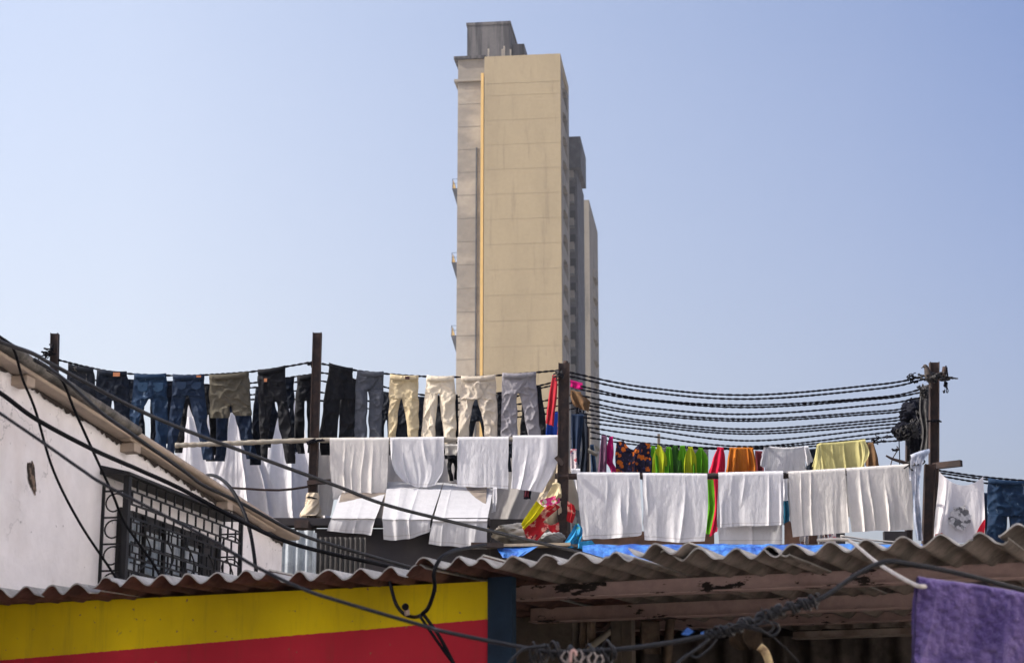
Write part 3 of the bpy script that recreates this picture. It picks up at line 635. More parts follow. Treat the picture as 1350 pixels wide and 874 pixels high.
# ---------------------------------------------------------------- cloth builders
def interp_rows(rows, Rn):
    q = np.array([list(r)+[0]*(6-len(r)) for r in rows], float)
    if len(q) > 2: q = smooth(q, 12)
    d = np.r_[0, np.cumsum(np.abs(np.diff((q[:, 1]+q[:, 3])/2))+.3*np.abs(np.diff((q[:, 0]+q[:, 2])/2)))]
    t = np.linspace(0, d[-1], Rn); return np.stack([np.interp(t, d, q[:, i]) for i in range(q.shape[1])], -1)
def panel(g, rows, Y, A=.03, nf=7, seed=0, Cn=84, Rn=84, top0=.12, back=.75, rad=.03, skew=.4, diag=0, edge=.5, uvs=0, fuzz=0):
    """a sheet of cloth hung over a line: front fall, the turn over the top and the rear fall. rows: (xl,yl,xr,yr,sag,dY)"""
    q = interp_rows(rows, Rn); u = np.linspace(0, 1, Cn); V = np.linspace(0, 1, Rn)[:, None]; Ug = u[None, :]+0*V
    px = q[:, 0:1]+(q[:, 2:3]-q[:, 0:1])*u; py = q[:, 1:2]+(q[:, 3:4]-q[:, 1:2])*u+q[:, 4:5]*4*u*(1-u)
    wpx = np.abs(q[:, 2:3]-q[:, 0:1])
    amp = top0+(1-top0)*np.clip(V*1.5, 0, 1)
    warp = (vn(Ug*2.2, V*1.3, seed+1)-.5)*.26*skew+diag*V
    x = (Ug+warp)*nf
    big = vn(x*.7, V*.4+.3, seed+2); rid = ridge(x*.62+.37, V*.38, seed+3)**5*np.clip(vn(x*.8, V*1.2, seed+13)*2.2-.4, 0, 1.6); small = vn(x*2.6, V*1.2, seed+4); fine = vn(x*6+V, V*4, seed+5)
    disp = A*amp*(.8*big+1.25*rid+.16*small+.05*fine-.9)
    cre = ridge(x*.35+V*2.1, V*2.2-x*.2, seed+9)**6
    disp -= A*.05*cre*np.clip(V*3, 0, 1)
    if fuzz: disp += fuzz*(vn(Ug*260, V*230, seed+40)-.5)+2.2*fuzz*(vn(Ug*34, V*26, seed+41)-.5)
    # edges curl a little
    disp += A*edge*(np.exp(-Ug/.05)+np.exp(-(1-Ug)/.05))*(vn(V*3, 0*V, seed+6)-.5)*amp
    px = px+(vn(V*4, 3+0*V, seed+7)-.5)*1.6*(1-Ug)*V+(vn(V*4, 9+0*V, seed+8)-.5)*1.6*Ug*V
    py = py+(vn(Ug*5, 0*Ug, seed+10)-.5)*1.6*V**3
    Yg = Y+q[:, 5:6]-rad-disp; W = U(px, py, Yg)
    if back:
        nb = 40; m = 6; tb = np.linspace(back, 0, nb)[:, None]
        qi = (tb[:, 0]*(Rn-1)).astype(int); pb = W[qi].copy()
        db = A*amp[qi]*(vn((Ug[qi]+.1)*nf*1.1, tb*.9, seed+21)-.4); pb[..., 1] = (Y+q[qi][:, 5:6])+rad+np.abs(db)+.004
        pb[..., 0] += .006*np.sin(tb*5+seed); 
        arc = []
        topz = W[0, :, 2].copy(); cx = W[0]
        for i in range(1, m+1):
            t = math.pi*i/(m+1); a = pb[-1]*(1-i/(m+1))+W[0]*(i/(m+1)); a = a.copy(); a[:, 2] = topz+rad*math.sin(t)*.9; a[:, 1] = Y+q[0, 5]+rad*math.cos(t); arc.append(a)
        W = np.concatenate([pb, np.array(arc), W])
        Vv = np.concatenate([-tb, np.linspace(-.01, 0, m)[:, None], V])
    else: Vv = V
    UVg = np.stack([u[None, :]+0*Vv+uvs, 1-Vv+0*u[None, :]], -1)
    g.grid(W, UV=UVg); return g
def sheetobj(name, rows, Y, m, label, cat, group=None, **k):
    if name == 'towel' and 'A' in k: k['A'] *= .8
    return tag(obj(name, panel(G(), rows, Y, **k), m), label, cat, group)
def tubep(g, rows, Y, dep=.05, seed=0, A=.02, Rn=60, Cn=56, diag=1.0, nf=3.0):
    """a sleeve or trouser leg; rows: (xl,yl,xr,yr,sag,dY)"""
    q = interp_rows(rows, Rn); t = np.linspace(0, 2*math.pi, Cn, endpoint=False)[None, :]; V = np.linspace(0, 1, Rn)[:, None]
    cu = .5-.5*np.cos(t); si = np.sin(t); U01 = cu+0*V
    px = q[:, 0:1]+(q[:, 2:3]-q[:, 0:1])*U01; py = q[:, 1:2]+(q[:, 3:4]-q[:, 1:2])*U01+q[:, 4:5]*4*U01*(1-U01)*(si > 0)
    s_ = np.sign(si)*np.abs(si)**.75
    w = (q[:, 2:3]-q[:, 0:1])*PXM(Y)
    dd = np.minimum(dep, np.abs(w)*.33)
    L = np.linspace(0, 1, Rn)[:, None]*(abs(rows[-1][1]-rows[0][1])*PXM(Y)); wx = U01*np.abs(w)
    n1 = ridge(wx*9+L*5*diag, L*7-wx*3, seed)**2.5; n2 = ridge(wx*14-L*6*diag, L*10+wx*5, seed+1)**3; n3 = vn(wx*30+L*9, L*26, seed+2); n4 = vn(wx*7, L*2.2, seed+3); n5 = vn(wx*60, L*45, seed+6)
    disp = A*(1.0*n1+.7*n2+.3*n3+1.4*n4+.13*n5-1.5)
    Yg = Y+q[:, 5:6]-s_*dd-disp*(si > -.2)*np.abs(si)**.5+disp*.5*(si < -.2)
    px = px+(vn(L*9, (U01 > .5)*5.0, seed+4)-.5)*2.0
    W = U(px, py, Yg); g.grid(W, True, UV=np.stack([U01, 1-V+0*U01], -1))
    return g

def trousers(label, waist, crotch, left, right, m, Y=22.0, seed=0, dep=.04, A=.02, patch=None, pockets=None, band=True, group='trousers hung on the front rope', name='trousers', hips=None, catg='trousers'):
    """waist (xl,yl,xr,yr); crotch (x,y); left/right = rows (y,xl,xr) from the crotch down"""
    xl, yl, xr, yr = waist; cx, cy = crotch
    root = thing(name, label, catg, tuple(U((xl+xr)/2, max(left[-1][0], right[-1][0]), Y)), group)
    l0, r0 = left[0], right[0]; g = G()
    hx0, hx1 = (hips or (l0[1], r0[2]))
    w_ = xr-xl; h_ = cy-yl; k_ = .5; m0 = xl*.5+hx0*.5; m1 = xr*.5+hx1*.5; ys = yl+(yr-yl)*.9
    tubep(g, [(xl, yl-1, xl+w_*.93, ys-1, 2.6), (m0, yl+h_*.45, m0+(m1-m0)*.80, yl+h_*.45), (hx0, cy-2, cx+(hx1-cx)*.22, cy-2)]+[(a, y, b, y) for y, a, b in left], Y-.003, dep, seed+11, A, Rn=84)
    tubep(g, [(xl+w_*.07, yl+(yr-yl)*.07-1, xr, yr-1, 2.6), (m0+(m1-m0)*.20, yl+h_*.5, m1, yl+h_*.5), (cx-(cx-hx0)*.16, cy-2, hx1, cy-2)]+[(a, y, b, y) for y, a, b in right], Y+.003, dep, seed+23, A, Rn=84)
    obj('body', g, m, root)
    if band:
        g = G(); n = 30; t = np.linspace(0, 1, n); P = []
        for dy, o in ((-2.2, .0), (-2.0, .012), (4.2, .014), (4.6, .0)):
            P.append(U(xl-.3+(xr-xl+.6)*t, yl+(yr-yl)*t+dy+6*t*(1-t)*.9, Y-dep*1.15*np.sqrt(np.clip(4*t*(1-t), 0, 1))-o-.006*vn(t*12, 0*t, seed)-.006))
        g.grid(np.array(P)); obj('waistband', g, m, root)
    if pockets:
        for sgn in (-1, 1):
            g = G(); pc = (xl+xr)/2+sgn*(xr-xl)*.24; py0 = (yl+yr)/2+(cy-(yl+yr)/2)*.30; hw_ = (xr-xl)*.155; hh_ = (cy-(yl+yr)/2)*.36; P = []
            for v in np.linspace(0, 1, 6):
                w2 = hw_*(1 if v < .75 else 1-.8*(v-.75)/.25); P.append(U(pc+np.linspace(-w2, w2, 6), py0+hh_*v, Y-dep*1.15-.012))
            g.grid(np.array(P)); obj('pocket', g, pockets, root)
    if patch:
        px, py, wx, wy, pm = patch
        g = G(); c = U(px, py, Y-dep*1.1-.035); hw = wx*PXM(Y)/2; hh = wy*PXM(Y)/2
        g.box(c[0]-hw, c[0]+hw, c[1], c[1]+.006, c[2]-hh, c[2]+hh); obj('leather_patch', g, pm, root)
    return root
denim_k = dict(rough=.7, spec=.12, trans=0, sheen=0, bump=.5, bsc=45, bdist=.006, bstr=(1,1,.6))
def denim(name, c, hi, thr=(.52,.72), nsc=5, c3=None, thr3=(.66,.75)):
    return mat(name, c, col2=hi, thr=thr, nsc=nsc, nstr=(1.5,1.5,.55), var=.22, vsc=25, col3=c3, thr3=thr3, nsc3=9, nstr3=(1.8,1.8,.5), **denim_k)
dk_black = denim('black_denim', (.006,.007,.010), (.014,.015,.018), c3=(.075,.068,.058), thr3=(.62,.76))
dk_navy = denim('navy_denim', (.005,.009,.018), (.009,.016,.032))
mid_blue = denim('blue_denim', (.010,.028,.065), (.02,.048,.10), c3=(.20,.28,.38), thr3=(.60,.72))
pl_blue = denim('plain_blue_denim', (.009,.020,.046), (.014,.03,.065), c3=(.05,.08,.14), thr3=(.6,.75))
acid = denim('scuffed_dark_denim', (.012,.015,.022), (.03,.032,.036), c3=(.32,.30,.26), thr3=(.6,.68))
slate = denim('slate_cotton', (.06,.068,.085), (.085,.092,.11))
slate_d = denim('dark_slate_cotton', (.018,.022,.03), (.03,.035,.042))
khaki = cloth_mat('khaki_cotton', (.50,.42,.27), trans=.06, bump=.5, bsc=30)
cream = cloth_mat('cream_cotton', (.62,.555,.44), trans=.06, bump=.5, bsc=30)
beige_c = cloth_mat('beige_cotton', (.50,.445,.365), trans=.05, bump=.5, bsc=30)
greyc = cloth_mat('grey_cotton', (.22,.215,.235), trans=.03, bump=.5, bsc=30)
olive = cloth_mat('olive_drab', (.085,.078,.06), trans=0, bump=.6, bsc=30, col2=(.08,.075,.06), nsc=6)
leather = mat('tan_leather_patch', (.42,.17,.08), var=.2, vsc=60); dlab = mat('dark_label', (.05,.02,.02), var=.2, vsc=60)

pkt = denim('blue_pocket_denim', (.020,.05,.10), (.03,.07,.14)); pkt2 = denim('dark_pocket_denim', (.014,.03,.065), (.02,.045,.09))
FT = 'trousers hung on the front rope'
trousers('scuffed dark jeans with pale patches beside the short far left post', (90,481,123,487), (108,522), [(522,88,107),(585,92,108)], [(522,109,127),(585,110,124)], acid, seed=1, A=.03)
trousers('black jeans with a tan leather patch at the waist, second from far left', (128,488,167,491.5), (148,530), [(530,126,147),(605,124,142)], [(530,149,172),(605,152,170)], dk_navy, seed=2, A=.03, patch=(153.5,493.5,9,5.5,leather))
trousers('glossy blue jeans with white scuffs, third from far left', (177,494,219,494), (196,528), [(526,174,195),(556,170,184),(600,168,180)], [(526,197,221),(560,204,221),(605,204,219)], mid_blue, pockets=pkt, seed=3, A=.03)
trousers('plain dark blue jeans beside the olive shorts', (228,495,269,495), (248,523), [(524,226,246),(560,222,238),(584,220,232),(600,219,230)], [(524,249,271),(560,258,274),(590,265,279),(606,268,281)], pl_blue, pockets=pkt2, seed=4, A=.03, patch=(262,496,6,2.5,leather))
trousers('olive drab shorts draped over the front rope', (276,496,328,491.5), (303,535), [(536,276,303),(546,276,304),(551,277,302)], [(536,304,331),(544,306,331.5),(548,309,331)], olive, seed=5, dep=.06, A=.03, name='shorts', catg='shorts', group=None)
trousers('black jeans with two orange patches left of the first tall post', (340,489,376,483.5), (363,531), [(530,340,361),(560,341,356),(583,344,353),(606,344,352)], [(530,364,379),(560,368,384),(585,372,389),(611,378,389)], dk_black, seed=6, A=.03, patch=(350,501,4,4.5,leather))
trousers('narrow black trousers directly left of the first tall post', (392,497,414,494), (403,530), [(530,389,402),(570,388,401),(598,392,402)], [(530,404,416),(570,405,416),(597,406,416)], dk_black, seed=7, Y=22.4)
trousers('wide crumpled black trousers right of the first tall post', (434,480,465,487), (449,528), [(528,427,448),(580,421,444),(600,423,437)], [(528,450,467),(580,446,468),(600,447,466)], dk_black, seed=8, A=.035, dep=.06)
trousers('slate grey trousers twisted at the hips beside the black ones', (471,490,505.5,491.5), (485,515), [(516,469,484.5),(550,467,484),(585,466,484)], [(516,486,505),(550,486,504),(585,486,503)], slate, seed=9, A=.028)
trousers('yellowish khaki trousers with a dark waist label', (514.5,495,551.5,496.5), (529,527), [(527,513,528),(555,512,524),(585,511,520.5)], [(527,530,552),(555,535,552),(585,539.5,552)], khaki, seed=10, A=.026, patch=(537,498,6,4,dlab))
trousers('pale cream trousers between the khaki and the beige pair', (563,496.5,598.5,497), (579,520), [(521,560,578),(550,557,575),(585,555,573.5)], [(521,580,600),(550,582,601),(585,585,602)], cream, seed=11, A=.024)
trousers('beige trousers with a knotted crotch, right of the cream pair', (608,497.5,653,495.5), (628,528), [(528,606,626),(555,605,620),(585,604.5,616)], [(528,630,655),(555,636,656),(585,641,656)], beige_c, seed=12, A=.028)
trousers('mid grey trousers nearest the middle dark post', (662.5,493.5,706.5,492), (683,520), [(521,661,682),(550,660,682),(585,660,682)], [(521,685,709),(550,691,711),(585,698,713)], greyc, seed=13, A=.024)
BT = 'dark trousers on the rear ropes'
def btr(lab, wx, cr, l, r, m, Y, seed): trousers(lab, wx, cr, l, r, m, Y=Y, seed=seed, band=False, group=BT, A=.03)
btr('dark jeans showing between the second and third blue pairs', (160,500,186,502), (173,540), [(540,158,172),(590,160,170)], [(540,174,190),(590,178,192)], dk_navy, 22.7, 31)
btr('brown black jeans with gold stitching behind the plain blue pair', (232,506,266,506), (249,535), [(535,231,248),(560,230,245),(597,230,240)], [(535,250,270),(575,262,277),(608,271,284)], acid if 0 else dk_black, 22.7, 32)
btr('dark blue jeans hanging behind the olive shorts', (285,507,328,507), (306,545), [(545,285,303),(580,285,300),(608,283,297)], [(545,309,331),(580,318,334),(605,325,340)], pl_blue, 22.8, 33)
btr('navy jeans with frayed hems behind the patched black pair', (336,512,360,511), (350,548), [(548,334,349),(580,331,346),(613,329,344)], [(548,351,366),(575,352,360),(590,353,358)], dk_navy, 22.9, 34)
btr('blue black jeans right of the patched black pair', (373,499,387,498), (381,540), [(540,372,381),(580,374,388),(598,377,390)], [(540,382,388),(580,384,392),(596,386,394)], dk_navy, 22.7, 35)
btr('black trousers half hidden by the slate grey pair', (450,498,482,505), (466,550), [(550,447,465),(595,447,463)], [(550,467,484),(595,468,482)], dk_black, 22.8, 36)
btr('dark trousers between the slate and the khaki pair', (497,516,521,519), (509,555), [(555,495,508),(600,495,506)], [(555,510,522),(600,512,522)], slate_d, 23.0, 37)
btr('charcoal trousers seen through the khaki trouser legs', (524,522,560,524), (541,560), [(560,522,540),(600,521,538)], [(560,542,562),(600,544,562)], slate_d, 23.0, 38)
btr('black trousers seen through the cream trouser legs', (566,522,604,521), (585,590), [(590,564,584),(605,564,584)], [(590,586,605),(605,586,605)], dk_black, 23.0, 39)
btr('crumpled slate trousers seen through the beige trouser legs', (610,523,648,520), (630,556), [(556,612,628),(580,615,622),(600,614,621)], [(556,632,647),(580,637,646),(600,638,646)], slate_d, 23.0, 40)
btr('black trousers between the beige and the mid grey pair', (653,521,672,516), (664,560), [(560,652,663),(600,652,662)], [(560,665,676),(600,668,680)], dk_black, 23.0, 41)
btr('black trousers showing right of the mid grey pair', (690,512,714,510), (702,545), [(545,688,700),(585,684,695)], [(545,704,718),(585,707,721)], dk_black, 22.8, 42)
btr('navy jeans filling the gap right of the scuffed glossy pair', (200,503,228,503), (214,540), [(540,198,212),(585,199,210)], [(540,215,228),(585,217,226)], dk_navy, 22.75, 43)
btr('black trousers between the plain blue jeans and the olive shorts', (264,508,286,507), (275,548), [(548,264,274),(590,266,273)], [(548,276,287),(600,277,285)], dk_black, 22.9, 44)
red_m = cloth_mat('coral_red_cloth', (.42,.03,.045)); coral = cloth_mat('orange_coral_cloth', (.72,.16,.08)); blue_c = cloth_mat('royal_blue_cloth', (.02,.07,.38)); mag = cloth_mat('magenta_cloth', (.38,.008,.12)); brown_c = cloth_mat('brown_cloth', (.16,.095,.05))
sheetobj('cloth_strip', [(728,497,735,497),(722,530,733,530),(720,558,730,562)], 22.3, red_m, 'coral red cloth strip hanging left of the middle dark post', 'cloth', A=.03, nf=3, Cn=24)
sheetobj('cloth_strip', [(736,512,740,512),(735,578,741,578)], 22.1, coral, 'narrow orange cloth strip against the middle dark post', 'cloth', A=.01, nf=2, Cn=16)
sheetobj('shirt', [(722,547,738,545),(718,580,738,580),(718,592,738,592)], 22.9, blue_c, 'royal blue shirt below the coral cloth strip', 'shirt', A=.04, nf=4, Cn=40)

# white towels
wh = [cloth_mat('white_towel_a', (.585,.59,.615), bump=.45, bsc=16, hem=1), cloth_mat('white_towel_b', (.56,.565,.59), bump=.45, bsc=16, hem=1), cloth_mat('ivory_towel', (.575,.56,.54), bump=.45, bsc=16), cloth_mat('bright_sheet', (.67,.675,.71), bump=.4, bsc=12, trans=.2)]
for m_ in wh[:3]: pass
GT = 'white towels on the cord-bound pole'
sheetobj('towel', [(434.5,580.5,512.5,580,.0),(436,620,511,620),(439,659,508.5,651,-2)], 21.85, wh[2], 'creased ivory towel at the left end of the cord-bound pole', 'towel', GT, seed=1, rad=.042, nf=9, A=.035)
sheetobj('towel', [(514,580,585.5,579),(516,606,585,606),(521,622,583,622,4),(531,634,574,640,5)], 21.85, wh[1], 'white towel gathered to a point at its lower right', 'towel', GT, seed=2, rad=.042, nf=8, A=.05)
sheetobj('towel', [(603,579.5,670.5,579),(603,610,670,610),(602.5,641,669.5,644)], 21.85, wh[0], 'square white towel, third along the cord-bound pole', 'towel', GT, seed=3, rad=.042, nf=8, A=.032)
sheetobj('towel', [(676,577.5,737.5,577),(675.5,600,737,602),(675,625,728,625),(674,644,714,649)], 21.85, wh[3], 'white towel with a slanting right edge beside the middle dark post', 'towel', GT, seed=4, rad=.042, nf=6, A=.05)
# sloping towels lying on the tin roof and hanging over its edge
def dy(py, slope=True): return None
GR = 'white towels spread over the tin roof edge'
roofm = cloth_mat('toned_down_towel', (.46,.465,.485), bump=.3, bsc=10, hem=1)  # white toned down in colour so the sunlit roof towels don't clip
def rooft(lab, top, edge, bot, m, seed, sag=0, A=.014):
    Yt = 22.15; Ye = YB-.15
    rows = [(*top, 0, 1.2)]
    for k in (.33, .66): rows.append((*[top[i]+(edge[i]-top[i])*k for i in range(4)], 0, 1.2*(1-k)-.02))
    rows += [(*edge, 0, -.02), (*[edge[i]+(bot[i]-edge[i])*.12 for i in range(4)], 0, -.035), (*[edge[i]+(bot[i]-edge[i])*.5 for i in range(4)], sag*.5, -.04), (*bot, sag, -.03)]
    return sheetobj('towel', rows, Ye+.03, m, lab, 'towel', GR, seed=seed, A=A, nf=8, back=0, top0=.5, rad=.02)
rooft('white towel spread on the roof edge below the ivory towel', (450,646,511,642), (437.5,682,495.5,682), (430,700,489,705), roofm, 51, A=.03)
rooft('white towel on the roof edge whose lower right corner curls up', (511,635,584,636), (503.5,683,568.5,684), (506,711,566,701), roofm, 52, sag=4, A=.032)
rooft('longest white towel hanging over the roof edge, nearest the sacks', (585,636,650,644), (570.5,685,643,685), (564.5,717,642,724), roofm, 53, A=.03)
sheetobj('towel', [(650,645,655,645),(648,676,654,674)], 21.6, wh[1], 'narrow folded white strip beside the longest roof towel', 'towel', A=.02, nf=2, Cn=16)
# sheets hanging behind
BS = 'large white sheets on the rear ropes'
sheetobj('bed_sheet', [(246,549,262,549),(238,590,300,590),(232,640,330,640),(232,690,345,690)], 24.3, wh[3], 'white sheet fanning out behind the plain blue jeans', 'sheet', BS, seed=61, A=.12, nf=7, back=0, skew=.2, top0=.5)
sheetobj('bed_sheet', [(304,544,318,544),(292,590,340,590),(280,640,360,640),(275,690,372,690)], 24.0, wh[3], 'white sheet fanning out below the olive shorts', 'sheet', BS, seed=62, A=.12, nf=6, back=0, skew=.2, top0=.5)
sheetobj('bed_sheet', [(352,552,392,522),(342,600,408,600),(336,640,412,640),(330,690,414,690)], 24.4, wh[3], 'swagged white sheet behind the patched black jeans', 'sheet', BS, seed=63, A=.10, nf=5, back=0, top0=.6)
sheetobj('bed_sheet', [(388,585,432,585),(386,640,434,640),(384,690,436,690)], 24.7, wh[0], 'white sheet behind the foot of the first tall post', 'sheet', BS, seed=64, A=.08, nf=4, back=0)
sheetobj('bed_sheet', [(236,520,306,520),(232,600,306,600),(232,690,306,690)], 25.2, wh[1], 'dim white sheet behind the left fan of sheets', 'sheet', BS, seed=65, A=.06, nf=6, back=0)
sheetobj('bed_sheet', [(418,592,440,592),(418,640,442,640),(418,680,436,680)], 22.9, wh[2], 'grey white sheet between the first tall post and the ivory towel', 'sheet', BS, seed=66, A=.07, nf=3, back=0)
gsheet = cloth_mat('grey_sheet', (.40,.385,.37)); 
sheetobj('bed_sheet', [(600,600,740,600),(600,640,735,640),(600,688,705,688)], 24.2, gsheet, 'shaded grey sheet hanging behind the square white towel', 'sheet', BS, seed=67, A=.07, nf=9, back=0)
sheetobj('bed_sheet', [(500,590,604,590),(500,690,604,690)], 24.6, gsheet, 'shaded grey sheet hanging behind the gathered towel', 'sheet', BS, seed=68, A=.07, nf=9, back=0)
sheetobj('cloth_strip', [(586,588,604,588),(587,600,602,600)], 22.4, wh[2], 'small ivory cloth in the gap beside the square towel', 'cloth', A=.02, nf=2, Cn=20)
trousers('black shorts in the gap between gathered and square towels', (589,594,604,594), (597,612), [(612,590,596),(634,592,597)], [(612,598,604),(632,599,604)], dk_black, Y=22.8, seed=71, band=False, name='shorts', catg='shorts', group=None)
trousers('dark shorts in the gap left of the slanting towel', (669,588,678,588), (674,605), [(605,669,673),(622,670,674)], [(605,675,678),(622,675,678)], dk_navy, Y=22.8, seed=72, band=False, name='shorts', catg='shorts', group=None)
sheetobj('garment', [(690,640,700,640),(691,658,700,658)], 23.2, dk_navy, 'dark blue garment end showing under the slanting towel', 'clothing', A=.02, nf=2, Cn=16)
sheetobj('garment', [(691,640,697,640),(692,655,697,655)], 23.1, mat('maroon_cloth', (.12,.012,.025)), 'maroon garment end showing under the slanting towel', 'clothing', A=.02, nf=2, Cn=16)
# canvas draped behind middle post
canvas = cloth_mat('cream_canvas', (.56,.48,.36))
sheetobj('canvas_sheet', [(737,585,742,585),(724,620,752,620),(712,650,762,650),(704,672,768,672)], 22.5, canvas, 'cream canvas draped like a tent behind the middle dark post', 'cloth', A=.05, nf=5, back=0)

GE = 'white towels on the dark right bars'
sheetobj('towel', [(760.5,626,843.5,626.5),(763,660,845,660),(767,705,846.5,700),(769,711,841,706,1)], 21.8, wh[0], 'white towel right of the middle dark post, first of the right row', 'towel', GE, seed=5, rad=.042, nf=8, A=.035)
sheetobj('towel', [(847.5,627,932.5,627.5),(848,670,933,670),(849.5,711,929,713,2.5)], 21.8, wh[0], 'white towel with a bowed hem, second of the right row', 'towel', GE, seed=6, rad=.042, nf=8, A=.034)
sheetobj('towel', [(947,627,1032.5,625),(948,660,1033,660),(949.5,695,1032.5,691)], 21.78, wh[0], 'short white towel overlapping a longer one, third of the right row', 'towel', GE, seed=7, rad=.05, nf=9, A=.034)
sheetobj('towel', [(947,628,1031,626),(947,670,1031,670),(947.5,717,1031,717)], 21.9, wh[1], 'longer white towel showing below the short one', 'towel', GE, seed=8, rad=.03, nf=6, A=.03)
sheetobj('towel', [(1039.5,625,1114.5,620.5),(1041,660,1117,660),(1045,707,1119,702)], 21.8, wh[2], 'tall white towel, fourth of the right row', 'towel', GE, seed=9, rad=.042, nf=9, A=.036)
sheetobj('towel', [(1116,620.5,1201,615),(1118,660,1203,660),(1123,701,1204,698)], 21.75, wh[2], 'white towel with a banded hem nearest the right posts', 'towel', GE, seed=10, rad=.042, nf=9, A=.036)

# coloured clothes on the rear rope, right
def pat(name, a, b, c=None, sc=9, thr=(.5,.52), kind='flower'):
    if name in MATS: return MATS[name]
    m = cloth_mat(name, a, bump=.3); N = m.node_tree.nodes; L = m.node_tree.links; bs = N['Principled BSDF']
    tc = N.new('ShaderNodeTexCoord'); vo = N.new('ShaderNodeTexVoronoi'); vo.inputs['Scale'].default_value = sc; nz = N.new('ShaderNodeTexNoise'); nz.inputs['Scale'].default_value = sc*2.2; nz.inputs['Detail'].default_value = 4
    L.new(tc.outputs['Object'], nz.inputs[0]); L.new(tc.outputs['Object'], vo.inputs[0])
    ad = N.new('ShaderNodeMath'); ad.operation = 'MULTIPLY_ADD'; ad.inputs[1].default_value = .9; L.new(nz.outputs[0], ad.inputs[0]); L.new(vo.outputs[0], ad.inputs[2])
    r = N.new('ShaderNodeMapRange'); r.inputs[1].default_value = thr[0]+.3; r.inputs[2].default_value = thr[1]+.32; L.new(ad.outputs[0], r.inputs[0])
    x = N.new('ShaderNodeMix'); x.data_type = 'RGBA'; L.new(r.outputs[0], x.inputs[0]); x.inputs[6].default_value = (*b, 1); x.inputs[7].default_value = (*a, 1); res = x.outputs[2]
    if c:
        r2 = N.new('ShaderNodeMapRange'); r2.inputs[1].default_value = .6; r2.inputs[2].default_value = .64; L.new(nz.outputs[0], r2.inputs[0])
        x2 = N.new('ShaderNodeMix'); x2.data_type = 'RGBA'; L.new(r2.outputs[0], x2.inputs[0]); L.new(res, x2.inputs[6]); x2.inputs[7].default_value = (*c, 1); res = x2.outputs[2]
    L.new(res, bs.inputs['Base Color']); return m
YR = 25.4
purp = cloth_mat('dusty_purple_cloth', (.14,.07,.12)); lime = cloth_mat('lime_green_cloth', (.09,.30,.012), trans=.3); lemon = cloth_mat('acid_yellow_cloth', (.40,.46,.02), trans=.3)
sheetobj('garment', [(793,576,800,576),(790,600,800,600),(788,632,800,632)], YR, purp, 'dusty purple garment at the left end of the coloured row', 'clothing', A=.03, nf=3, Cn=24)
sheetobj('blouse', [(803,578,808,577),(798,595,809,595),(797,606,808,609),(805,618,813,618),(805,634,815,634)], YR+.05, mag, 'magenta blouse beside the dusty purple garment', 'blouse', A=.03, nf=3, Cn=30)
top = thing('sleeveless_blouse', 'black sleeveless top with orange flowers', 'clothing', tuple(U(835, 632, YR)))
flo = pat('orange_flower_print', (.012,.010,.025), (.50,.12,.015), (.04,.035,.10), sc=11, thr=(.46,.52))
g = G(); panel(g, [(813,582,822,581,0),(812,590,832,592,3),(811,600,858,600),(812,632,858,632)], YR, A=.03, nf=4, Cn=50, back=0, seed=81); panel(g, [(845,583,857,585,0),(836,592,858,592,1),(834,600,858,600),(834,632,858,632)], YR-.01, A=.03, nf=4, Cn=50, back=0, seed=82); obj('front', g, flo, top)
g = G(); panel(g, [(820,582,850,585,9),(820,600,850,600)], YR+.12, A=.02, nf=4, Cn=30, back=0); obj('lining', g, cloth_mat('grey_violet_lining', (.2,.19,.28)), top)
sar = [(857,588,867,589,'lime'),(864,588,878,589,'lemon'),(878,589,886,589,'lime'),(885,589,897,589,'lemon'),(895,590,906,590,'lime'),(906,590,917,590,'lemon'),(917,590,932,591,'lime')]
saree = thing('green_saree', 'lime green and yellow saree bunched over the rear rope', 'saree', tuple(U(893, 632, YR)))
dgreen = cloth_mat('dark_green_cloth', (.03,.10,.015)); olivey = cloth_mat('brown_green_cloth', (.12,.08,.02))
for i, (a, y0, b, y1, c) in enumerate(sar):
    random.seed(i); y0 += random.uniform(-1, 2.5); y1 += random.uniform(-1, 2.5); a -= random.uniform(0, 3)
    g = G(); mid = (a+b)/2; panel(g, [(mid-3, y0, mid+3, y1), (a-1, 604, b+1, 604), (a-2, 634, b+2, 634)], YR-.02*(i % 3), A=.05, nf=3, Cn=30, back=.8, seed=90+i); obj('pleat', g, lime if c == 'lime' else (lemon if i % 3 else dgreen), saree)
g = G(); panel(g, [(932,632,944,632),(933,668,946,668),(930,692,942,692),(932,704,938,704)], YR-2.2, A=.04, nf=3, Cn=24, back=0); obj('pallu', g, lime, saree)
redpk = cloth_mat('crimson_cloth', (.50,.015,.05), trans=.2)
sheetobj('crimson_cloth', [(946,591,954,592),(940,604,956,604),(932,632,956,632)], YR-.1, redpk, 'crimson cloth knotted on the rope beside the lime saree', 'cloth', A=.05, nf=4, Cn=30)
sheetobj('crimson_cloth', [(941,628,948,628),(942,668,950,668),(936,708,946,700)], 23.1, redpk, 'crimson cloth tail hanging between second and third right towels', 'cloth', A=.03, nf=2, Cn=20)
oran = cloth_mat('burnt_orange_cloth', (.46,.15,.02), trans=.15)
sheetobj('skirt', [(962,592,993,592),(959,606,996,606),(956,634,999,634)], YR, oran, 'burnt orange pleated skirt on the rear rope', 'skirt', A=.07, nf=9, Cn=90, skew=.1)
sheetobj('garment', [(996,596,1006,597),(996,634,1008,634)], YR+.2, mat('dark_red_cloth', (.10,.008,.015)), 'dark red garment between the orange skirt and white shirt', 'clothing', A=.03, nf=2, Cn=20)
def shirt(lab, body, sl, sr, m, Y, seed, A=.03):
    r = thing('shirt', lab, 'shirt', tuple(U((body[0][0]+body[0][2])/2, body[-1][1], Y)))
    obj('body', panel(G(), body, Y, A=A, nf=6, seed=seed), m, r)
    for s in (sl, sr):
        if s: obj('sleeve', panel(G(), s, Y-.03, A=A, nf=3, seed=seed+4, Cn=30, Rn=40), m, r)
    return r
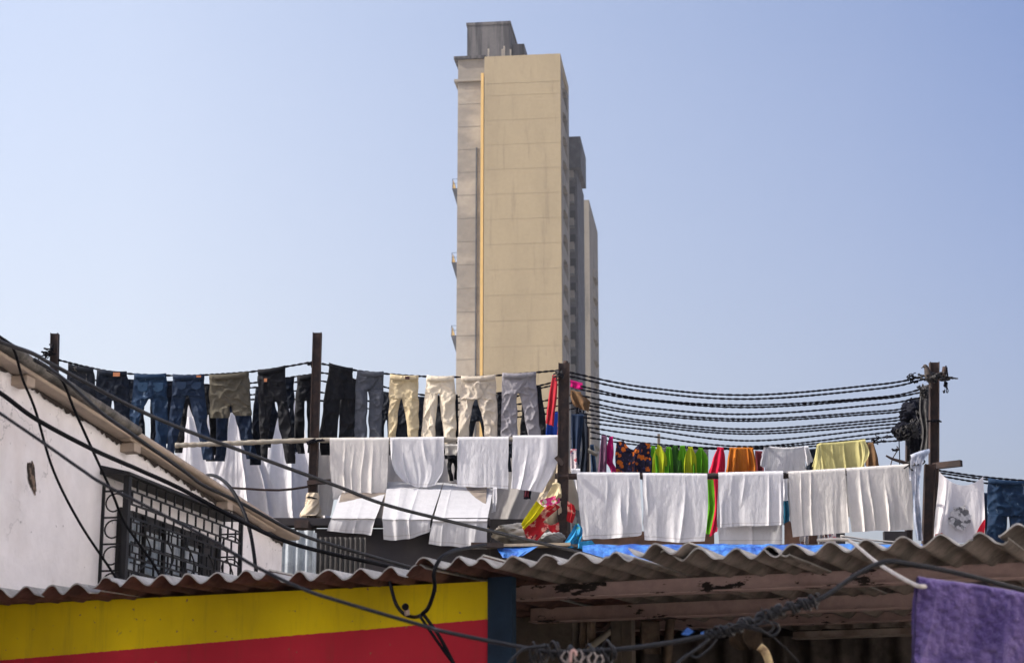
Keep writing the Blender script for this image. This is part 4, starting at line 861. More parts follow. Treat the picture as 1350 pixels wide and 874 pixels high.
shirt('white shirt stretched sideways over the rear rope', [(1012,590,1062,590,2),(1010,606,1062,606,3),(1009,634,1064,634)], [(1008,590,1014,590),(1003,605,1012,605),(1002,614,1011,618)], [(1060,590,1066,590),(1062,604,1070,602),(1064,614,1071,608)], wh[0], YR, 101)
sheetobj('garment', [(1064,594,1080,593),(1062,632,1082,632)], YR+.3, dk_navy, 'dark navy garment between the white and the pale yellow shirt', 'clothing', A=.03, nf=2, Cn=20)
pyel = cloth_mat('pale_yellow_cloth', (.60,.56,.26), trans=.3)
shirt('pale yellow shirt stretched over the rear rope', [(1080,586,1140,581,1),(1082,604,1140,602,3),(1086,632,1138,632)], [(1077,588,1083,586),(1073,608,1084,606),(1071,622,1086,622)], [(1134,582,1141,581),(1136,596,1146,594),(1134,622,1144,604)], pyel, 25.1, 103, A=.05)
sheetobj('garment', [(1144,586,1152,585),(1142,604,1157,602),(1142,622,1160,617)], 25.4, brown_c, 'brown garment right of the pale yellow shirt', 'clothing', A=.04, nf=3, Cn=30)
net = mat('grey_net', (.16,.16,.155), rough=1, nsc=30, col2=(.08,.08,.08), var=.3, vsc=50)
sheetobj('net_screen', [(868,590,934,590),(868,634,934,634)], 26.6, net, 'coarse grey net hanging behind the lime saree', 'net', A=.02, nf=4, back=0)

# garments round the middle post
sheetobj('garment', [(752,503,768,507),(752,510,769,515)], 23.2, mag, 'magenta garment end right of the middle dark post top', 'clothing', A=.03, nf=3, Cn=30, Rn=20)
sheetobj('garment', [(752,516,766,519),(752,524,776,527),(756,533,778,531),(764,538,776,543)], 23.6, brown_c, 'crumpled brown garment right of the middle dark post', 'clothing', A=.08, nf=4, Cn=40, Rn=40)
sheetobj('jeans', [(753,548,770,548),(753,580,766,580),(755,612,764,612)], 24.6, pl_blue, 'limp blue jeans bunched right of the middle post', 'jeans', A=.06, nf=4, Cn=30)
sheetobj('jeans', [(764,545,774,547),(766,590,775,590),(762,628,774,628)], 25.2, dk_navy, 'dark jeans hanging on the rear dark post', 'jeans', A=.06, nf=3, Cn=30)
sheetobj('jeans', [(778,588,783,588),(779,620,787,622),(780,640,788,640)], 25.6, mid_blue, 'light blue jeans leg right of the rear dark post', 'jeans', A=.03, nf=2, Cn=20)
plaid = pat('pink_plaid', (.5,.45,.46), (.35,.08,.10), (.1,.1,.2), sc=14)
sheetobj('garment', [(752,594,760,594),(752,615,761,615),(751,650,762,650)], 24.4, plaid, 'pink and white patterned garment beside the middle post', 'clothing', A=.04, nf=3, Cn=24)
sheetobj('garment', [(753,620,765,620),(752,670,764,670)], 23.3, wh[3], 'white garment between the middle post and first right towel', 'clothing', A=.03, nf=3, Cn=24)

# far right washing
tee = thing('t_shirt', 'white t-shirt with a grey print and red hem beside the right post', 't-shirt', tuple(U(1266, 712, 22)))
tm = cloth_mat('white_jersey', (.80,.78,.80), trans=.15)
g = G(); panel(g, [(1238,621,1296,628,15),(1237,640,1297,645,12),(1233,680,1298,680,4),(1229,716,1299,716)], 22.0, A=.05, nf=5, seed=120, back=0); obj('body', g, tm, tee)
def patch(px0, px1, py0, py1, Y, m, parent, nm, seed, n=26, thr=.42):
    g = G(); A_ = np.linspace(px0, px1, n); B_ = np.linspace(py0, py1, n); Q = np.zeros((n, n, 3)); k = 0
    for i, b in enumerate(B_):
        for j, a in enumerate(A_): Q[i, j] = U(a, b, Y)
    Fs = []
    for i in range(n-1):
        for j in range(n-1):
            cx = (j/(n-1)-.5)*2; cy = (i/(n-1)-.5)*2
            if cx*cx+cy*cy+.6*(float(vn(j*.45, i*.45, seed))-.5) < .7: Fs.append((i*n+j, (i+1)*n+j, (i+1)*n+j+1, i*n+j+1))
    g.add(Q.reshape(-1, 3), Fs); return obj(nm, g, m, parent)
patch(1249, 1281, 662, 700, 21.90, mat('grey_print', (.62,.61,.62), col2=(.14,.14,.15), nsc=11, thr=(.48,.56), var=.3, vsc=40), tee, 'grey_print', 3)
g = G(); panel(g, [(1297,685,1299,685),(1288,700,1298,700),(1284,716,1296,716)], 21.93, A=.01, nf=2, Cn=14, Rn=20, back=0); obj('red_hem', g, cloth_mat('red_trim', (.62,.02,.045)), tee)
g = G(); panel(g, [(1233,704,1242,702),(1232,716,1250,716)], 21.93, A=.01, nf=2, Cn=14, Rn=20, back=0); obj('red_hem', g, MATS['red_trim'], tee)
trousers('blue jeans hanging at the right edge of the picture', (1303,632,1356,636), (1330,682), [(682,1301,1328),(740,1300,1324)], [(682,1331,1360),(740,1334,1362)], mid_blue, seed=130, A=.022, dep=.07, group=None)
g = G(); panel(g, [(1297,652,1302,652),(1296,712,1302,712)], 22.5, A=.02, nf=2, Cn=14); tag(obj('garment', g, pl_blue), 'dark blue cloth sliver between t-shirt and right-edge jeans', 'clothing')
faded = denim('faded_denim', (.17,.21,.29), (.42,.44,.50), thr=(.4,.6), nsc=8)
g = G(); panel(g, [(1201,604,1226,596,-1),(1200,612,1216,612),(1203,650,1213,650),(1206,690,1215,690),(1208,712,1217,712)], 21.6, A=.05, nf=4, Cn=40, seed=140, rad=.05, back=.3); tag(obj('jeans', g, faded), 'faded pale jeans slung over the stumpy right post', 'jeans')
sheetobj('garment', [(1196,632,1203,632),(1194,645,1204,645),(1200,668,1207,668)], 21.9, dk_navy, 'dark blue garment tucked left of the faded jeans', 'clothing', A=.03, nf=2, Cn=16)
# ---------------------------------------------------------------- things on the terrace
def lump(c, size, seed, amp=.25, fr=2.5, n=28, m2=40, pinch=0):
    th = np.linspace(0.02, math.pi-.02, n)[:, None]; ph = np.linspace(0, 2*math.pi, m2, endpoint=False)[None, :]
    d = np.stack([np.sin(th)*np.cos(ph), np.sin(th)*np.sin(ph), np.cos(th)+0*ph], -1)
    r = 1+amp*(ridge(d[..., 0]*fr+d[..., 2]*1.3, d[..., 1]*fr+d[..., 2]*fr, seed)-.5)*1.2+amp*.6*(vn(d[..., 0]*fr*3, (d[..., 1]+d[..., 2])*fr*3, seed+1)-.5)
    if pinch: r = r*(1-pinch*np.clip(d[..., 2], 0, 1)**2)
    return np.array(c)+d*r[..., None]*np.array(size)
sackm = mat('striped_sack_cloth', (.80,.73,.60), rough=1, nsc=3, col2=(.36,.33,.28), var=.1, vsc=10, bump=.4, bsc=20, col3=(.16,.15,.14), thr3=(.63,.66), nsc3=10, nstr3=(.25,.25,3))
def fill(name, ctr, wpx, hpx, Y, dep, m, lab, cat, seed, **k):
    c = U(ctr[0], ctr[1], Y); g = G(); g.grid(lump(c, (wpx/2*PXM(Y), dep, hpx/2*PXM(Y)), seed, **k), True); return tag(obj(name, g, m), lab, cat)
fill('stuffed_sack', (687, 704), 72, 26, 22.15, .28, sackm, 'large striped sack lying beside the middle post foot', 'sack', 1, amp=.26, fr=3.2)
fill('stuffed_sack', (694, 712), 42, 11, 21.7, .16, cloth_mat('pale_sack', (.58,.54,.47)), 'small pale sack in front of the striped one', 'sack', 2, amp=.15)
fill('cloth_bundle', (729, 708), 30, 13, 21.62, .12, cloth_mat('grey_blue_bundle', (.34,.35,.36)), 'grey cloth bundle below the red floral quilt', 'bundle', 3, amp=.3, fr=3)
fill('cloth_bundle', (727, 672), 42, 48, 22.0, .25, canvas, 'cream padded bundle under the red floral quilt', 'bundle', 4, amp=.15)
sheetobj('folded_cloth', [(728,640,739,641,-2),(722,650,740,649),(718,658,740,656)], 21.42, cloth_mat('pale_straw_cloth', (.50,.43,.26)), 'pale straw-coloured cloth folded on top of the quilt', 'cloth', A=.06, nf=3, Cn=40, Rn=40, back=.6, seed=44)
quilt = thing('floral_quilt', 'red floral quilt with a bright yellow border thrown over a bundle', 'quilt', tuple(U(715, 705, 21.6)))
rf = cloth_mat('red_floral_print', (.36,.016,.022), col2=(.52,.25,.20), nsc=8, thr=(.53,.57), col3=(.16,.012,.03), nsc3=14, thr3=(.60,.64), bump=.4)
g = G(); panel(g, [(728,661,739,668),(716,668,726,679),(703,682,714,690),(689,696,694,710)], 21.46, A=.035, nf=3, Cn=50, back=0, seed=7, top0=.6); panel(g, [(716,688,726,692),(706,696,716,704),(695,709,704,716)], 21.42, A=.03, nf=3, Cn=30, back=0, seed=8)
panel(g, [(719,695,737,688),(728,702,737,701)], 21.42, A=.02, nf=3, Cn=30, Rn=20, back=0, seed=6); obj('printed_face', g, rf, quilt)
g = G(); panel(g, [(748,660,757,666),(748,674,759,676),(747,686,754,690)], 21.75, A=.03, nf=3, Cn=30, back=0, seed=9); obj('printed_corner', g, rf, quilt)
g = G(); panel(g, [(707,660,718,669),(697,675,706,684),(687,691,690,698)], 21.43, A=.02, nf=3, Cn=30, back=0, seed=10, top0=.6); obj('yellow_border', g, cloth_mat('bright_yellow_border', (.50,.46,.01)), quilt)
g = G(); panel(g, [(712,659,737,652),(713,664,738,657),(719,668,738,662)], 21.38, A=.03, nf=4, Cn=30, Rn=30, back=0, seed=11, top0=.6); obj('pink_fold', g, pat('pink_green_stripe', (.50,.03,.16), (.55,.5,.45), (.2,.35,.05), sc=16), quilt)
skyb = pat('sky_blue_print', (.03,.22,.42), (.02,.13,.30), (.10,.30,.12), sc=6)
g = G(); panel(g, [(759,690,763,690),(752,702,768,698),(744,716,766,716),(742,722,772,722)], 21.0, A=.09, nf=4, Cn=40, Rn=50, back=0, seed=12, top0=.5, diag=.3); panel(g, [(762,714,780,712),(762,722,792,726)], 20.9, A=.05, nf=3, Cn=30, Rn=30, back=0, seed=13, top0=.6); tag(obj('blue_garment', g, skyb), 'turquoise blue printed garment heaped at the middle post foot', 'clothing')
wrap = thing('foot_wrapping', 'cream cloth wrapped and tied round the foot of the first tall post', 'cloth', tuple(U(411, 681, 21.8)))
g = G(); n = 50; th = np.linspace(0, 2*math.pi, 40, endpoint=False); P = []
for i in range(n):
    v = i/(n-1); py = 650+v*31; hw = (6.4+.5*math.sin(v*9)-.5*math.exp(-((v-.22)/.08)**2)+5.5*v**1.7)*PXM(21.8); c = U(413-2.5*v, py, 21.8)
    r = .92+.4*ridge(th*1.3+v*2.8, v*2.5+0*th, 4)**2+.16*vn(th*5+v*6, v*6+0*th, 5)
    P.append(np.stack([c[0]+hw*r*np.cos(th), c[1]+.8*hw*r*np.sin(th), c[2]+0*th], -1))
g.grid(np.array(P), True); obj('wrap', g, canvas, wrap)
g = G(); t = np.linspace(0, 2*math.pi, 30); c = U(412.5, 657, 21.8); g.tube(np.stack([c[0]+7.6*PXM(21.8)*np.cos(t), c[1]+.062*np.sin(t), c[2]+.01*np.sin(t*2)], -1), .009, 6); obj('tie_cord', g, ropem, wrap)
# blue tarpaulins
tarp_m = mat('blue_tarpaulin', (.012,.075,.36), rough=.45, spec=.4, nsc=5, col2=(.04,.17,.50), thr=(.4,.55), var=.3, vsc=16, bump=.9, bsc=11, bdist=.05, col3=(.45,.50,.62), thr3=(.66,.76), nsc3=7)
def tarp(x0, x1, yt, yb, Yf, Yk, lab, seed):
    g = G(); n, m_ = 120, 24; Q = np.zeros((m_, n, 3))
    for i in range(m_):
        v = i/(m_-1); Yv = Yk+(Yf-Yk)*min(1, v*1.6)
        px = np.linspace(x0, x1, n); py = yt+(yb-yt)*v+2.2*(vn(px*.06, v*2+0*px, seed)-.5)+2.5*(ridge(px*.09, v*2.2+0*px, seed+1)**2-.4)*(.3+v); Q[i] = U(px, py, Yv-.06*vn(px*.11, v*3+0*px, seed+2)-.05*ridge(px*.17, v*3+0*px, seed+5)**2)
    g.grid(Q); return tag(obj('tarpaulin', g, tarp_m), lab, 'tarpaulin')
tarp(768, 1216, 717.5, 748, 20.3, 20.86, 'long bright blue tarpaulin along the edge below the right towels', 3)
g = G(); panel(g, [(652,717,716,716,0,.3),(656,724,706,722,2,.0),(662,735,690,732,2,-.1)], 20.8, A=.03, nf=4, Cn=50, Rn=30, back=0, seed=15, top0=.8); tag(obj('tarpaulin', g, tarp_m), 'small folded blue and white plastic sheet in front of the sacks', 'tarpaulin')
tag(obj('plank', G().bar(U(621, 720.5, 20.9), U(752, 718, 20.9), .16, .03), mat('dry_plank', (.36,.30,.22), var=.3, vsc=20)), 'dry plank edge lying in front of the sacks', 'plank')
tag(obj('plank', G().bar(U(621, 718.5, 20.75), U(664, 719, 20.75), .1, .05), rust), 'rusty angle iron lying on the plank', 'angle iron')
# clutter behind the right towels
brw = mat('brown_board', (.13,.07,.045), nsc=5, col2=(.07,.04,.03), var=.3, vsc=20)
p0, p1 = U(770, 702, 24), U(942, 725, 24); tag(obj('board', G().box(p0[0], p1[0], 24, 24.05, zRt+.03, U(0, 700, 24)[2]), brw), 'low brown board behind the first two right towels', 'board')
p0, p1 = U(1034, 690, 24), U(1056, 725, 24); tag(obj('board', G().prism(lambda p, d: tuple(U(p[0], p[1], d)), [(1034,735),(1034,690),(1042,686),(1046,700),(1056,706),(1056,735)], 24, 24.06), brw), 'broken brown board in the gap before the fourth right towel', 'board')
sheetobj('garment', [(1032,630,1041,630),(1032,660,1041,660)], 24, wh[1], 'white garment in the gap before the fourth right towel', 'clothing', A=.03, nf=2, Cn=16)
sheetobj('garment', [(1033,658,1041,658),(1033,692,1041,692)], 24.2, cloth_mat('teal_cloth', (.01,.07,.12)), 'dark teal garment in the gap before the fourth right towel', 'clothing', A=.03, nf=2, Cn=16)
mixm = pat('mixed_rag_print', (.35,.33,.32), (.12,.05,.04), (.05,.08,.2), sc=20)
for i, (a, b, m_, lab) in enumerate(((1056, 1066, mixm, 'mottled rag below the fourth towel, left'), (1066, 1078, brw, 'brown rag below the middle of the fourth towel'), (1080, 1092, mixm, 'mottled rag under the right half of the fourth towel'), (1093, 1102, plaid, 'pinkish rag under the right corner of the fourth towel'))):
    sheetobj('rag', [(a, 700, b, 700), (a, 726, b, 726)], 23.5+.1*i, m_, lab, 'rag', A=.05, nf=3, Cn=24, Rn=30, seed=160+i)
for px, lab in ((1107, 'short dark post under the seam of the last two right towels'), (1180, 'short dark board standing behind the last right towel')):
    p = U(px, 690, 24.4); w_ = .06 if px < 1150 else .14; tag(obj('short_post', G().box(p[0]-w_, p[0]+w_, 24.4, 24.5, zRt+.03, U(px, 700, 24.4)[2]), fas), lab, 'post')
for i, (ya, yb_) in enumerate(((706, 716), (709, 720))):
    tag(obj('slack_cord', G().tube(path([(1108, ya), (1150, (ya+yb_)/2+1), (1206, yb_)], 24, 6), .012, 5), mat('pale_cord', (.34,.33,.32))), ('upper', 'lower')[i]+' pale cord stretched below the last right towel', 'cord')
# black plastic and wire nests at the right posts
plast = mat('black_plastic', (.003,.004,.010), rough=.6, spec=.08, var=.3, vsc=20, bump=.6, bsc=14, bdist=.03)
fill('plastic_bag', (1206, 546), 32, 34, 25.2, .2, plast, 'torn black plastic sheet bundled round the rear right post', 'plastic bag', 21, amp=.55, fr=3.2)
fill('plastic_bag', (1190, 569), 24, 20, 24.9, .15, plast, 'smaller black plastic bag at the ends of the lowest ropes', 'plastic bag', 22, amp=.5, fr=3)
fill('plastic_bag', (1208, 580), 20, 36, 25.1, .15, plast, 'ragged black plastic hanging below the bundled sheet', 'plastic bag', 23, amp=.6, fr=3.5)
gsack = mat('grey_frayed_cloth', (.08,.078,.075), nsc=12, col2=(.02,.02,.024), thr=(.42,.58), nstr=(3,3,.6), var=.4, vsc=40, bump=.8, bsc=30, bdist=.03)
sheetobj('frayed_cloth', [(1214,512,1227,508),(1212,540,1227,540),(1216,570,1228,570),(1213,598,1228,600)], 23.6, gsack, 'grey frayed cloth hanging along the tall right post', 'cloth', A=.07, nf=4, Cn=40)
def tangle(ctr, w, h, Y, n, m, lab, r=.008, seed=0, dep=.08, L=None):
    rr = np.random.default_rng(seed); g = G()
    for i in range(n):
        p = np.array(ctr)+rr.normal(0, .2, 2)*(w, h); pts = []; ang = rr.uniform(0, 6.28)
        for k in range(6):
            pts.append((p[0], p[1], Y+rr.normal(0, dep*.4))); ang += rr.normal(0, 1.4); st = rr.uniform(.06, .2); p = p+np.array([math.cos(ang)*w*st, math.sin(ang)*h*st])
        g.tube(path(pts, None, 5), r*rr.uniform(.6, 1.2), 5)
    return tag(obj('wire_tangle', g, m), lab, 'wire')
tangle((1233, 497), 30, 12, 22.0, 26, gsack, 'knot of old wire bound round the top of the tall right post', r=.012, seed=1)
tangle((1204, 499), 16, 12, 22.1, 16, ropem, 'spiky knot of rope ends left of the bird', seed=2)
tangle((1247, 508), 6, 24, 22.0, 8, ropem, 'loose rope ends dangling right of the tall post top', seed=3)
tangle((1217, 517), 14, 16, 22.8, 26, gsack, 'frayed wire nest left of the tall right post', seed=4)
tangle((1158, 578), 20, 12, 24.6, 12, ropem, 'small rope knot with loose ends above the brown garment', seed=5, r=.007)
tangle((1203, 566), 26, 30, 24.7, 22, gsack, 'pale wire strands over the black plastic', seed=6)
tangle((1232, 554.5), 16, 3, 22.1, 12, ropem, 'wire lashed halfway up the tall right post', seed=7, r=.01)
tangle((738, 495), 12, 10, 21.75, 24, gsack, 'wire knot lashed round the top of the middle dark post', seed=8, r=.01)
tangle((409, 479), 6, 5, 21.95, 14, ropem, 'rope knot on the first tall post', seed=9)
tangle((414, 582), 18, 5, 21.8, 16, ropem, 'black lashing tying the cord-bound pole to the first tall post', seed=10, r=.01)
tangle((765, 560), 14, 50, 25.4, 40, ropem, 'black wire strands trailing over the rear dark post', seed=11, r=.01)
tangle((62, 466), 22, 12, 21.9, 18, ropem, 'rope knot and twigs at the short far left post', seed=12)
tangle((1205, 612), 20, 14, 21.6, 16, gsack, 'wire scraps on the stumpy right post', seed=13)
tag(obj('pipe_end', G().tube(path([(745, 488), (746, 476)], 21.85, 3), .028, 8), rust), 'small knobbed rod on top of the middle dark post', 'rod')
tag(obj('pipe_end', G().tube(path([(1244, 497), (1246, 484)], 22.1, 3), .03, 8), rust), 'dark bent pipe end right of the tall post top', 'rod')
# twig and thin aerial by the rear right post
g = G(); g.tube(path([(1168, 600.5), (1177, 605), (1190, 609), (1195, 612)], 24.8, 5), np.linspace(.012, .03, 16), 6); g.tube(path([(1174, 614), (1177, 604), (1184, 592), (1182, 588)], 24.8, 4), .007, 5); tag(obj('dead_branch', g, rust), 'dead branch sticking out left of the rear right post', 'branch')
tangle((1181, 594), 9, 5, 24.8, 9, ropem, 'dark leaf-like scrap caught above the dead branch', seed=14, r=.007)
tag(obj('hanging_cord', G().tube(path([(1185, 578), (1186, 600), (1186, 612)], 24.9, 4), .007, 5), ropem), 'thin cord hanging from the lower black bag', 'cord')
# yellow-tipped stick beside the rear dark post
tag(obj('stick', G().tube(path([(766, 592), (776, 594), (788, 600)], 25.3, 4), .028, 6), bamboo), 'short pale stick crossing the rear dark post', 'stick')
# bird
bird = thing('bird', 'dark brown bird perched on the tall right post facing left', 'bird', tuple(U(1223, 502, 22.0)))
bm_ = mat('brown_feathers', (.06,.048,.042), nsc=20, col2=(.035,.03,.028), var=.3, vsc=60)
W = path([(1228.5, 512), (1227, 506), (1225.2, 500), (1223.6, 494), (1222.4, 489), (1221.2, 485), (1219.3, 483), (1217.2, 483.4)], 22.0, 6)
rr_ = np.interp(np.linspace(0, 7, len(W)), [0, 1, 2, 3, 4, 5, 6, 7], [.010, .018, .036, .042, .034, .027, .026, .012])
g = G(); g.tube(W, rr_, 14); obj('body', g, bm_, bird)
g = G(); g.tube(path([(1217.6, 483.6), (1216, 484.4), (1214.2, 485.6)], 22.0, 4), np.linspace(.011, .002, 9), 8); obj('beak', g, mat('dark_beak', (.02,.018,.015), rough=.4), bird)
for dx in (0, 2.2):
    g = G(); g.tube(path([(1222.5+dx, 497), (1223+dx, 502.5)], 21.97, 3), .005, 5); g.tube(path([(1220.8+dx, 503), (1225+dx, 503)], 21.97, 3), .004, 5); obj('leg', g, MATS['dark_beak'], bird)

# ---------------------------------------------------------------- street cables
cab = mat('black_cable', (.004,.004,.006), rough=.6, spec=.1, var=.25, vsc=30, bump=.15, bsc=60)
cabg = mat('dusty_grey_cable', (.020,.021,.025), rough=.45, spec=.25, var=.25, vsc=30, bump=.2, bsc=60)
def cable(pts, r, lab, Y=None, m=cab, k=10, nm='cable', g=None):
    g = g or G(); W = path(pts, Y, k)
    g.tube(W, r, 10); return tag(obj(nm, g, m), lab, 'cable', 'cables strung across the foreground')
cable([(-60,430,10.6),(18,457,11),(45,467,11.2),(75.5,484,11.4),(199,548,12),(323,596,12.8),(440,639,13.4),(507,664.7,13.8),(600,688.6,14.2),(706,714,14.8),(775,731,15.2),(840,752,15.6)], .0125, 'long cable running right across the hanging towels', m=cabg)
cable([(45,474,11.1),(62,484,11.2),(91.5,506,11.6),(133,543.6,12.2),(178.5,575.6,12.8),(240,619,13.2),(269,640,13.4),(320,664,13.6),(390,701.6,13.8),(454,723,14),(529,744.4,14.2),(600,765,14.4)], .0125, 'cable lying along the sloping eaves of the white house', m=cabg)
cable([(-60,482,10.4),(0,518,10.7),(48,552.7,11),(121,591.7,11.5),(183,619,12),(240,645,12.3),(320,688,12.6),(390,717.7,12.9),(497,743,13.2),(600,765,13.5)], .0135, 'thick cable crossing above the grilled window')
C4 = [(-60,505,8.2),(0,544.8,8.1),(57,583.6,8),(107.6,619,7.9),(144,642,7.8),(272,708,7.6),(336,746,7.5),(400.7,776.6,7.4),(454,794,7.3),(560,825,7.2),(589,833,7.1),(678,851,7),(730,859,6.9),(800,857,6.8),(870,849,6.75),(930,838,6.7),(985,822,6.7),(1025,806,6.7),(1080,790,6.7),(1130,757,6.7),(1165,741,6.7),(1200,743.5,6.7),(1270,757,6.7),(1350,778,6.7),(1420,795,6.7)]
cable(C4, np.interp(np.linspace(0, 1, (len(C4)-1)*10+1), [0, .35, .6, 1], [.0066, .0072, .0085, .0085]), 'longest foreground cable, dipping below the shed and rising right', m=cabg)
cable([(-30,425,11.0),(0,444,11.1),(17.5,459.5,11.2),(30,500,11.3),(46.7,541,11.4),(70,619,11.6),(105,689,11.8),(150,757,12),(175,800,12)], .008, 'cable curving down the blank wall left of the window')
cable([(62,487,11.5),(82,502,11.6),(98.4,541,11.7),(121,591,11.9),(148,650,12.2),(162,685,12.4),(180,712,12.5),(205,748,12.6),(225,790,12.6)], .0085, 'thin cable dropping across the left side of the window')
cable([(250,640,16.5),(276,626,15.2),(299.5,638,13.6),(319,669.5,13.2),(330.6,704.5,13),(338,757,12.8),(340,790,12.8)], .0125, 'cable looping down right of the grilled window')
g = G(); g.tube(path([(640,718,11),(606.7,724,10.5),(593,728,10.15),(580,737,9.95),(572,755,9.9),(573,775,9.92),(565,800,9.95),(556.7,809,9.97)], None, 8), .0105, 9)
g.tube(path([(514,767,10.35),(516,775,10.3),(522,795.6,10.25),(533,809,10.2),(546.7,813,10.1),(556.7,810,9.97)], None, 8), .0095, 9)
g.tube(path([(553,811,9.97),(584,855.6,9.9),(602,880,9.9)], None, 8), .008, 8); g.tube(path([(558,809,9.97),(580,840,9.9),(600,878,9.9)], None, 8), .009, 8)
tag(obj('cable', g, cab), 'black drop cables knotted on the yellow wall', 'cable', 'cables strung across the foreground')
ins = thing('wall_insulator', 'small round black and white fitting on the yellow wall', 'insulator', tuple(U(535, 806, 10.15)))
g = G(); g.tube(np.array([U(534.5, 799.5, 10.12+d) for d in (-.04, 0, .03, .06)]), [.014, .019, .019, .014], 12); obj('cap', g, cab, ins)
g = G(); g.tube(path([(536, 803), (537, 811)], 10.14, 3), .014, 10); obj('knob', g, mat('dirty_porcelain', (.30,.24,.2), rough=.4), ins)
# strands wrapped round the big cable
C4w = np.array([U(*q) for q in smooth(C4, 12)])
def wrapwire(x0, x1, turns, lab, seed, rr=.018, r=.0035, m=cabg, k=3, droop=.0):
    rg = np.random.default_rng(seed); g = G(); px = 675+F*C4w[:, 0]/C4w[:, 1]*.99
    i0 = int(np.argmin(abs(px-x0))); i1 = int(np.argmin(abs(px-x1))); Wp = C4w[i0:i1+1]
    L = np.r_[0, np.cumsum(np.linalg.norm(np.diff(Wp, axis=0), axis=1))]
    for j in range(k):
        s = np.linspace(0, L[-1], 160); Q = np.stack([np.interp(s, L, Wp[:, i]) for i in range(3)], -1)
        ph = s/L[-1]*turns*2*math.pi*rg.uniform(.7, 1.2)+rg.uniform(0, 6); ra = rr*(.6+1.3*vn(s*22, 0*s+j, seed))
        Q[:, 1] += ra*np.cos(ph); Q[:, 2] += ra*np.sin(ph)-droop*vn(s*10, 0*s+j, seed+3); g.tube(Q, r*rg.uniform(.7, 1.4), 6)
    return tag(obj('wire_wrapping', g, m), lab, 'wire')
wrapwire(695, 810, 7, 'loops of grey wire wound on the cable near the blue corner', 1, rr=.022, k=4, droop=.03)
wrapwire(925, 1025, 5, 'grey wire bound round the cable in front of the shed', 2, rr=.012, k=5, r=.0045)
wrapwire(1015, 1075, 4, 'knotted wire on the rising part of the cable', 3, rr=.014, k=4, r=.004)
g = G(); Y_ = 6.68
g.tube(path([(960,822),(985,827),(1005,832),(1018,838),(1027,830),(1022,821),(1005,822),(985,826),(965,828)], Y_, 8), .0045, 8)
g.tube(path([(955,830),(975,822),(1000,828),(1012,834),(1020,826),(1008,817),(1000,824)], Y_-.02, 8), .0035, 8)
g.tube(path([(1003,800),(1010,812),(1018,800),(1022,812),(1030,803)], Y_+.01, 8), .003, 6)
tag(obj('wire_loop', g, cabg), 'round loop of grey wire hanging off the cable', 'wire')
g = G(); g.tube(path([(936,842),(918,856),(900,868),(885,884)], Y_, 6), .006, 8); g.tube(path([(945,842),(935,855),(920,866),(911,864)], Y_, 6), .004, 8); tag(obj('cable', g, cabg), 'short cable ends hanging below the bound part', 'cable')
tag(obj('cable', G().tube(path([(1018,838),(1040,858),(1060,880)], Y_, 6), .0022, 6), cabg), 'thin wire dropping right from the wire loop', 'cable')
tag(obj('cable', G().tube(path([(720,851),(692,855),(678,866),(664,884)], 6.9, 6), .006, 8), cabg), 'cable dropping in front of the blue corner', 'cable')
g = G()
for i, (x, y) in enumerate(((745, 861), (753, 866), (762, 860), (771, 868), (780, 863), (789, 866))):
    g.tube(path([(x, y-3), (x-5, y+6), (x+2, y+12), (x+6, y+3), (x+3, y-4)], 6.8-.02*i, 6), .003, 6)
tag(obj('wire_loop', g, mat('pale_wire', (.34,.30,.28))), 'pale curled wire ends hanging near the bottom edge', 'wire')
tag(obj('tape_strip', G().tube(path([(752, 873), (753, 860), (757, 857), (760, 864)], 6.75, 6), .006, 6), mat('pink_tape', (.55,.36,.33))), 'pinkish tape loop over the cable near the bottom edge', 'tape')
g = G(); g.prism(lambda p, d: tuple(U(p[0], p[1], d)), [(898,836),(906,826),(915,832),(908,837)], 7.0, 7.01); g.prism(lambda p, d: tuple(U(p[0], p[1], d)), [(924,833),(928,832),(928,836),(924,836)], 7.0, 7.01); tag(obj('plastic_scrap', g, tarp_m), 'blue plastic scrap caught behind the cable', 'scrap')
# stick and little scrap in the shed
g = G(); g.tube(path([(1001, 852), (1008, 858), (1013, 870), (1018, 890)], 8.6, 5), .018, 8); tag(obj('broken_stick', g, mat('straw', (.50,.38,.2), col2=(.2,.13,.08), nsc=20)), 'short broken yellow stick at the bottom of the shed', 'stick')

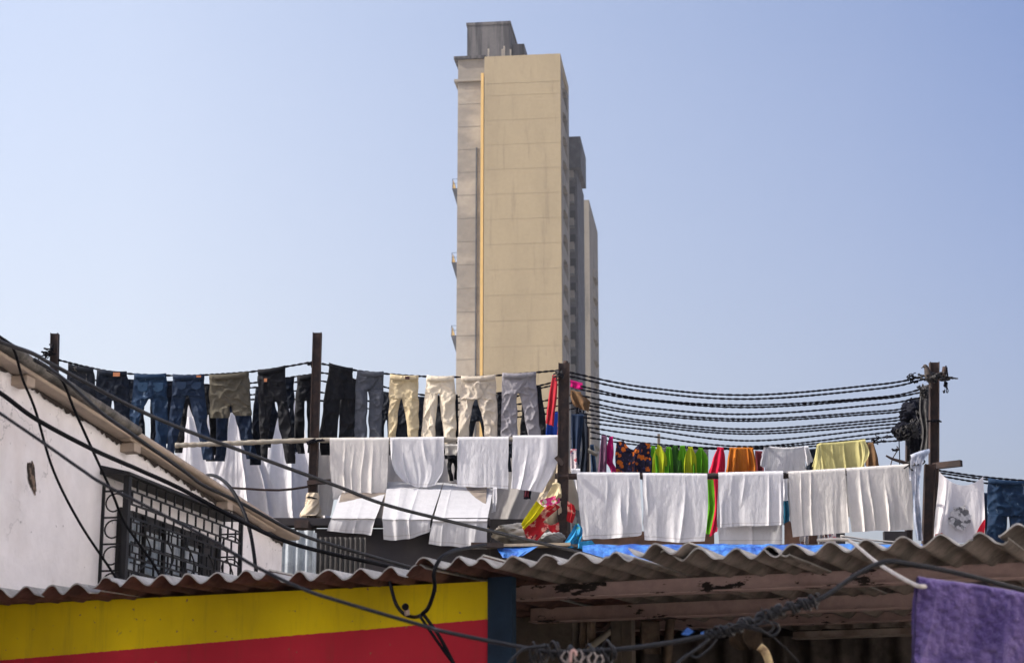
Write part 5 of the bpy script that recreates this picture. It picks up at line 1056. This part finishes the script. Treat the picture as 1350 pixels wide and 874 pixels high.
# ---------------------------------------------------------------- purple towel on its cord
tag(obj('clothes_cord', G().tube(path([(1078,712,9.4),(1110,711,9.3),(1125,716,9.2),(1160,744,8.2),(1205,770,7.02),(1225,773.5,7),(1270,780.5,7),(1350,793,7),(1450,808,7)], None, 8), .008, 8), mat('white_cord', (.55,.52,.47))), 'pale cord running from the roof to the purple towel', 'cord')
pu = mat('purple_terry', (.105,.07,.26), rough=1, nsc=5, col2=(.23,.165,.42), thr=(.4,.62), nstr=(1.5,1.5,.7), var=.22, vsc=50, bump=1, bsc=160, bdist=.008, sheen=.3)
g = G(); panel(g, [(1209,767,1222,769),(1206,800,1214,801),(1203,850,1211,851),(1198,960,1206,961)], 7.03, A=.02, nf=1.5, seed=215, rad=.02, Cn=50, Rn=160, back=0, fuzz=.004); panel(g, [(1212,766,1432,799,-1),(1208,800,1430,830),(1206,850,1428,880),(1200,960,1425,985)], 7.0, A=.05, nf=4, seed=205, rad=.022, Cn=300, Rn=260, back=.9, fuzz=.006); tag(obj('purple_towel', g, pu), 'thick purple bath towel hanging close by at lower right', 'towel')

# odds and ends under the shed roof
hook = mat('old_rag_brown', (.16,.12,.09), nsc=6, col2=(.08,.06,.05), var=.3, vsc=20)
def inshed(px, py, b): a, z = EF.front(px, py, b); return EF.pt(a, b, z)
for i, (px, py, w_, h_, b, lab) in enumerate(((858, 822, 24, 40, 3.0, 'brown rag hanging in the left half of the shed'), (985, 826, 40, 30, 3.5, 'dark rag bundle hung deep in the middle of the shed'), (775, 815, 20, 70, 2.5, 'long dun cloth hanging beside the plaster panel in the shed'))):
    p = inshed(px, py, b); sheetobj('rag', [(px-w_/2, py, px+w_/2, py+1), (px-w_*.6, py+h_*.6, px+w_*.5, py+h_*.5), (px-w_*.4, py+h_, px+w_*.6, py+h_)], p[1], hook, lab, 'rag', A=.05, nf=4, Cn=40, Rn=40, seed=300+i)
p, q = inshed(752, 874, 2.2), inshed(836, 806, 2.9); tag(obj('leaning_pole', G().tube(np.array([p, q]), .022, 8), bamboo), 'bamboo pole leaning inside the shed', 'pole')
p, q = inshed(878, 890, 3.0), inshed(884, 812, 3.0); tag(obj('leaning_pole', G().tube(np.array([p, q]), .03, 8), hook), 'dark upright pole standing inside the shed', 'pole')
for i, (x, y) in enumerate(((700, 781), (832, 772), (965, 762), (1150, 753), (1262, 747))):
    pass

p0, p1 = U(644, 684, 23.4), U(752, 684, 23.4); tag(obj('board', G().box(p0[0], p1[0], 23.4, 23.46, zRt+.03, p0[2]), fas), 'dark board behind the striped sack and the quilt', 'board')
HAZE = True
if HAZE:
    g = G(); g.box(-60, 60, -10, 330, -1, 125)
    m = bpy.data.materials.new('haze_air'); m.use_nodes = True; N = m.node_tree.nodes; L = m.node_tree.links; N.remove(N['Principled BSDF'])
    v = N.new('ShaderNodeVolumePrincipled'); v.inputs['Color'].default_value = (.93,.95,1,1); v.inputs['Density'].default_value = .00028; v.inputs['Anisotropy'].default_value = .3
    L.new(v.outputs[0], N['Material Output'].inputs['Volume']); o = obj('haze', g, m); o['kind'] = 'stuff'
